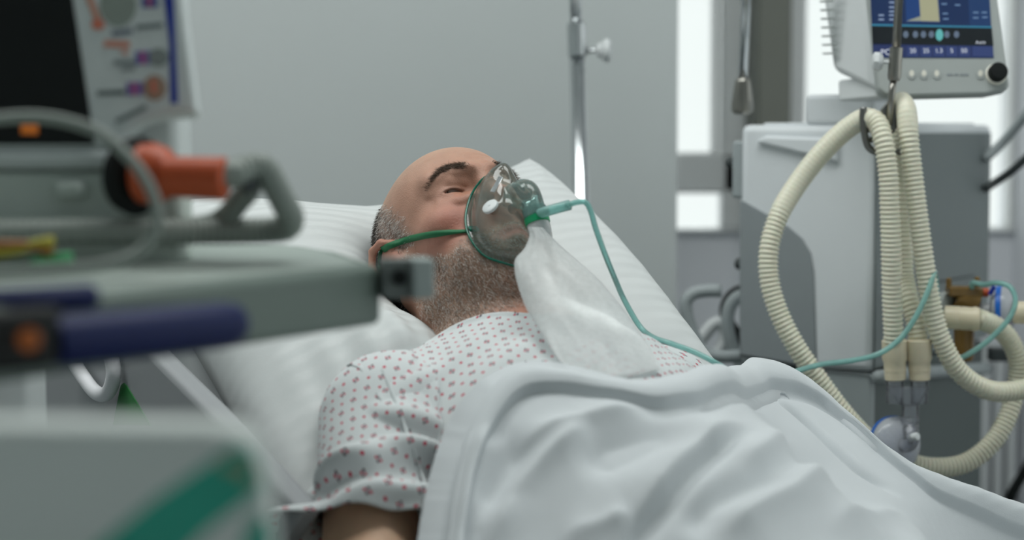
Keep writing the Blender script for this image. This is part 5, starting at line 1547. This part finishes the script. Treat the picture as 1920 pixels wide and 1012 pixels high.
# printed marks of the strip, too blurred to read in the picture
bar('printed_line', 255, 52, 305, 47, 9, (112, 122, 124)); bar('printed_line', 210, 64, 248, 58, 9, (104, 112, 128))
bar('printed_line', 195, 82, 243, 84, 12, (206, 140, 120)); bar('printed_line', 228, 96, 240, 100, 8, (206, 150, 134))
bar('printed_line', 213, 118, 255, 116, 10, (132, 140, 142)); bar('printed_line', 228, 130, 254, 128, 8, (138, 146, 148))
bar('printed_line', 183, 175, 236, 173, 9, (96, 106, 106)); bar('printed_line', 218, 228, 275, 200, 9, (116, 126, 126))
oval('knob_picture', 222, 10, 34, 40, (140, 150, 142)); bar('printed_mark', 226, 0, 228, 42, 6, (150, 92, 92), )
bar('printed_mark', 165, -10, 186, 44, 12, (196, 140, 118)); oval('printed_spot', 184, 46, 12, 10, (208, 120, 96), .0012)
bar('printed_badge', 266, 4, 296, 3, 22, (70, 86, 150)); pr('badge_mark', ((276, -8), (284, -8), (285, 13), (277, 13)), (180, 90, 120), .0011)
oval('switch_picture', 297, 108, 19, 17, (132, 140, 138)); bar('printed_badge', 255, 109, 282, 108, 24, (92, 92, 168)); pr('badge_mark', ((264, 98), (272, 98), (273, 120), (265, 120)), (186, 90, 130), .0011)
oval('switch_picture', 290, 165, 22, 24, (158, 130, 112)); pr('switch_mark', ((284, 150), (291, 150), (293, 175), (286, 175)), (216, 108, 84), .0014)
bar('printed_badge', 238, 167, 268, 166, 24, (110, 92, 160)); pr('badge_mark', ((248, 156), (256, 156), (257, 178), (249, 178)), (186, 90, 130), .0011)
orl = prism('screen_light', [onU(*q) for q in ((40, 252), (40, 234), (72, 234), (72, 253))], pn * .0016, emis('orange_light', (150, 84, 26), .7), panel, 0)
# body of the unit behind and under the panel
x_r = P(364, 250, Ym + .03)[0]
def ubox(name, x0, x1, y0, y1, z0, z1, m, bev=.006):
    return wall_box(name, x0, x1, y0, y1, z0, z1, m, un, bev)
TZ = P(560, 462, 1.73)[2]                        # top of the work tray
ubox('unit_body', -1.05, -.274, Ym + .055, Ym + .13, TZ, P(0, -200, Ym)[2], M['unit'], .008)
ubox('unit_rear', -1.05, -.42, Ym + .12, Ym + .42, TZ, P(0, -200, Ym)[2], M['unit'], .01)
ubox('front_shelf', -1.05, P(212, 300, Ym)[0], Ym - .002, Ym + .055, P(0, 318, Ym)[2], P(0, 279, Ym)[2], M['unit'], .006)
ubox('lower_front', -1.05, P(350, 300, Ym + .03)[0], Ym + .005, Ym + .06, TZ, P(0, 320, Ym)[2], M['unitg'], .006)
ubox('drawer_pull', P(105, 350, Ym)[0], P(160, 350, Ym)[0], Ym - .008, Ym + .006, P(0, 372, Ym)[2], P(0, 340, Ym)[2], M['unitg'], .004)
# work tray, its rail end, base
tp_ = [np.array([-.103, 1.50]), np.array([-.150, 1.66]), np.array([-.192, 1.74]), np.array([-1.05, 1.86]), np.array([-1.05, .62]), np.array([-.50, .83])]
tr_ = prism('work_tray', [np.array([q[0], q[1], TZ]) for q in tp_], (0, 0, -.047), M['tray'], un, .006, 3)
inner = [q + (np.array([-.5, 1.45]) - q) * .04 for q in tp_]
prism('tray_top_sheet', [np.array([q[0], q[1], TZ - .0005]) for q in inner], (0, 0, .002), M['traytop'], tr_, .001)  # thin top sheet, a lighter grey than the tray's edge
ed = np.array([.40, .70, 0]); ed /= np.linalg.norm(ed)
obox('rail_end', P(742, 521, 1.50), (1, .25, 0), (-.25, 1, 0), ZU, .024, .02, .031, M['railgrey'], un, .002)
obox('rail_cap', P(788, 520, 1.50), (1, .25, 0), (-.25, 1, 0), ZU, .017, .03, .031, M['bedlight'], un, .002)
lathe('rail_hole', [(0, .006), (.003, .006), (.0035, .003)], P(750, 520, 1.487), (0, -1, 0), M['black'], un, seg=16)  # black disc standing for the dark of a hole in the rail end
ubox('column', -.85, -.45, 1.55, 1.85, .12, TZ - .046, M['unit'], .01)
ubox('foot', -1.0, -.32, 1.35, 1.95, .07, .13, M['unitg'], .015)
for x, y in ((-.95, 1.4), (-.37, 1.4), (-.95, 1.9), (-.37, 1.9)):
    lathe('caster', [(-.014, .03), (-.011, .036), (.011, .036), (.014, .03)], (x, y, .036), (1, 0, 0), M['dark'], un, seg=20)
# push handle: navy grip with dark joint, and a second navy bar behind
hg = thing('trolley_handle', 'thick navy push handle with a dark joint below the grey tray', 'handle', P(60, 640, 1.2))
pa, pb_ = P(95, 640, 1.16), P(452, 606, 1.27)
ax_h = pb_ - pa; lh = np.linalg.norm(ax_h)
lathe('grip', [(0, .0145), (lh * .05, .0160), (lh * .9, .0152), (lh * .97, .0135), (lh, .009)], pa, ax_h, M['navy'], hg, seg=30)
obox('joint', P(40, 634, 1.14), ax_h, (0, 1, 0), np.cross(ax_h, (0, 1, 0)), .055, .034, .036, M['black'], hg, .006, 3)
lathe('joint_button', [(0, .0068), (.003, .0068), (.0045, .005), (.0046, .001)], P(56, 636, 1.121), (0, -1, .05), emis('joint_orange', (120, 66, 24), .5), hg, seg=20)
obox('arm_plate', P(-100, 640, 1.14), (1, 0, 0), (0, 1, 0), ZU, .08, .03, .03, M['black'], hg, .006)
jz = P(40, 634, 1.14)
obox('bracket', (jz[0] - .02, jz[1] + .02, (jz[2] + TZ - .02) / 2), (1, 0, 0), (0, 1, 0), ZU, .026, .014, abs(TZ - .02 - jz[2]) + .01, M['black'], hg, .003)
hb2 = thing('trolley_handle', 'thin navy bar half hidden behind the dark handle joint', 'handle', P(80, 560, 1.18))
lathe('grip', [(0, .006), (.004, .0082), (.09, .0082), (.094, .006)], P(-100, 571, 1.15), P(178, 556, 1.20) - P(-100, 571, 1.15), M['navy'], hb2, seg=24)
# parked patient circuit: orange piece on a black ring, grey hoses
oy = thing('orange_test_piece', 'orange plastic breathing piece plugged on a black ring of the unit', 'breathing piece', P(300, 328, 1.46))
bo = np.array([1, -.15, -.03]); bo /= np.linalg.norm(bo)
lathe('black_ring', [(0, .022), (.004, .029), (.012, .031), (.017, .026), (.018, .018)], P(238, 328, 1.50), (.8, -.6, -.05), M['black'], oy, seg=36)
lathe('orange_hub', [(0, .018), (.004, .0225), (.014, .0240), (.024, .021), (.030, .0160)], P(254, 325, 1.475), bo, M['orange'], oy, seg=30)
lathe('orange_sleeve', [(0, .0155), (.030, .0160), (.046, .0165), (.048, .014)], P(310, 331, 1.46), bo, M['orange'], oy, seg=30)
lathe('grey_outlet', [(0, .0105), (.030, .0100), (.034, .008)], P(372, 327, 1.455), (1, .1, .02), M['ghose'], oy, seg=22)
gh = hose('circuit_hose', [P(415, 328, 1.46), P(445, 322, 1.465), P(472, 312, 1.475), P(494, 314, 1.48), P(512, 340, 1.485), P(530, 376, 1.49), P(545, 405, 1.50), P(540, 424, 1.51), P(510, 431, 1.52), P(460, 433, 1.52), P(380, 434, 1.515), P(300, 434, 1.50), P(200, 434, 1.49), P(90, 436, 1.48), P(-40, 438, 1.47), P(-300, 440, 1.46), P(-700, 440, 1.45)], .0108, M['ghose'], depth=.10)
prop(gh, 'grey corrugated hose bent over and lying along the back of the tray', 'hose', 'grey circuit hoses')
gh2 = hose('circuit_hose', [P(425, 330, 1.475), P(452, 330, 1.485), P(472, 338, 1.495), P(466, 356, 1.50), P(448, 378, 1.51), P(428, 402, 1.52), P(400, 420, 1.535), P(350, 428, 1.545), P(250, 430, 1.55)], .0095, M['ghose'], depth=.10)
prop(gh2, 'grey corrugated hose slanting down behind the bent one on the tray', 'hose', 'grey circuit hoses')
lathe('hose_tip', [(0, .006), (.004, .0075), (.010, .006)], P(466, 346, 1.475), (.3, -1, 0), M['dark'], gh2, seg=16)
cb = tube('sensor_cable', [P(-420, 262, 1.53), P(-300, 250, 1.42), P(-120, 232, 1.36), P(0, 222, 1.36), P(60, 219, 1.36), P(120, 226, 1.36), P(180, 246, 1.36), P(232, 285, 1.355), P(272, 335, 1.35), P(293, 385, 1.35), P(294, 425, 1.35), P(275, 460, 1.35), P(240, 484, 1.345), P(190, 497, 1.34), P(120, 504, 1.335), P(40, 508, 1.33), P(-120, 514, 1.31), P(-400, 518, 1.30), P(-700, 500, 1.40)], .0042, M['ghose'], step=.006)
prop(cb, 'plain grey cable hanging in a wide loop in front of the unit', 'cable')
M['yellow'] = mat('yellow_line', (176, 166, 50), .5); M['brown'] = mat('brown_line', (150, 96, 44), .5); M['gline'] = mat('green_line', (60, 160, 100), .5); M['gdark'] = mat('dark_green_line', (24, 84, 52), .5)
for nm, key, pts, lab in (('lead_wire', 'yellow', [(-60, 478), (20, 470), (70, 458), (100, 452)], 'yellow lead lying at the left end of the tray'),
                          ('lead_wire', 'brown', [(-60, 462), (20, 460), (60, 462), (84, 466), (96, 478)], 'brown lead lying at the left end of the tray'),
                          ('lead_wire', 'gline', [(60, 490), (100, 486), (135, 482)], 'bright green lead tip on the grey tray'),
                          ('lead_wire', 'gdark', [(-80, 508), (-20, 504), (30, 500), (60, 492)], 'dark green lead at the left end of the tray')):
    o = tube(nm, [P(x, y, 1.40) for x, y in pts], .0042, M[key], step=.005)
    prop(o, lab, 'wire', 'leads on the tray')

# ================================================================ near side panel of the bed
SPa = BA0 - .075
onS = lambda px, py, off=0: onp(px, py, T(np.array(SPa - off), np.array(0.), np.array(0.)), V_)
sp = prism('side_panel', [onS(*q) for q in ((-260, 690), (60, 664), (180, 640), (262, 640), (300, 680), (420, 800), (560, 960), (520, 1020), (-260, 1020))], V_ * .028, M['bedgrey'], bed, .008, 3)
prism('green_marker', [onS(*q) for q in ((213, 797), (228, 722), (233, 718), (238, 722), (284, 797))], -V_ * .0012, M['greensym'], sp, 0)
prism('green_marker', [onS(*q) for q in ((32, 800), (26, 770), (31, 762), (36, 766), (50, 800))], -V_ * .0012, M['greensym'], sp, 0)
tube('grab_handle', [onS(*q, .012) for q in ((128, 650), (140, 680), (160, 712), (178, 734), (194, 740), (207, 728), (213, 700), (208, 668), (196, 640))], .0085, M['bedwhite'], bed, step=.005)
# ================================================================ instrument table with a packet, nearest the camera
tb_z = P(200, 1220, .9)[2]
it = thing('instrument_table', 'small white instrument table at the lower left below the packet', 'table', (-.24, .84, 0))
wall_box('table_top', -.52, -.10, .72, .955, tb_z - .02, tb_z, M['white'], it, .005)
for x in (-.49, -.135):
    for y in (.75, .93):
        tube('leg', [(x, y, tb_z - .02), (x, y, tb_z / 2), (x, y, 0)], .012, M['chrome'], it, smooth_path=False)
pk = thing('supply_packet', 'white packet with a teal printed band standing nearest the camera', 'packet', (-.22, .9, tb_z))
Yp = .90
bz_ = lambda px: P(px, 1120, Yp)
o = prism('wrapper', [P(-200, 1219, Yp), P(-200, 798, Yp), P(380, 804, Yp), P(440, 810, Yp), P(475, 836, Yp), P(497, 916, Yp), P(516, 1219, Yp)], (0, .04, 0), M['packet'], pk, .004, 3)
M['tealprint'] = mat('teal_print', (38, 158, 136), .5, var=.2, scale=25)
prism('teal_band', [P(x, y, Yp - .0004) for x, y in ((110, 1080), (290, 935), (438, 836), (472, 844), (486, 880), (491, 918), (390, 992), (300, 1080))], (0, .0006, 0), M['tealprint'], o, 0)
prism('teal_corner', [P(x, y, Yp - .0004) for x, y in ((448, 1060), (462, 990), (488, 962), (506, 975), (512, 1060))], (0, .0006, 0), M['tealprint'], o, 0)
M['printdot'] = mat('packet_print', (150, 140, 110), .5)
for x, y, rr in ((428, 872, 14), (462, 890, 16)):
    prism('printed_spot', [P(x + rr * math.cos(t), y + rr * .8 * math.sin(t), Yp - .0008) for t in np.linspace(0, 6.28, 14, endpoint=False)], (0, .0006, 0), M['printdot'], o, 0)
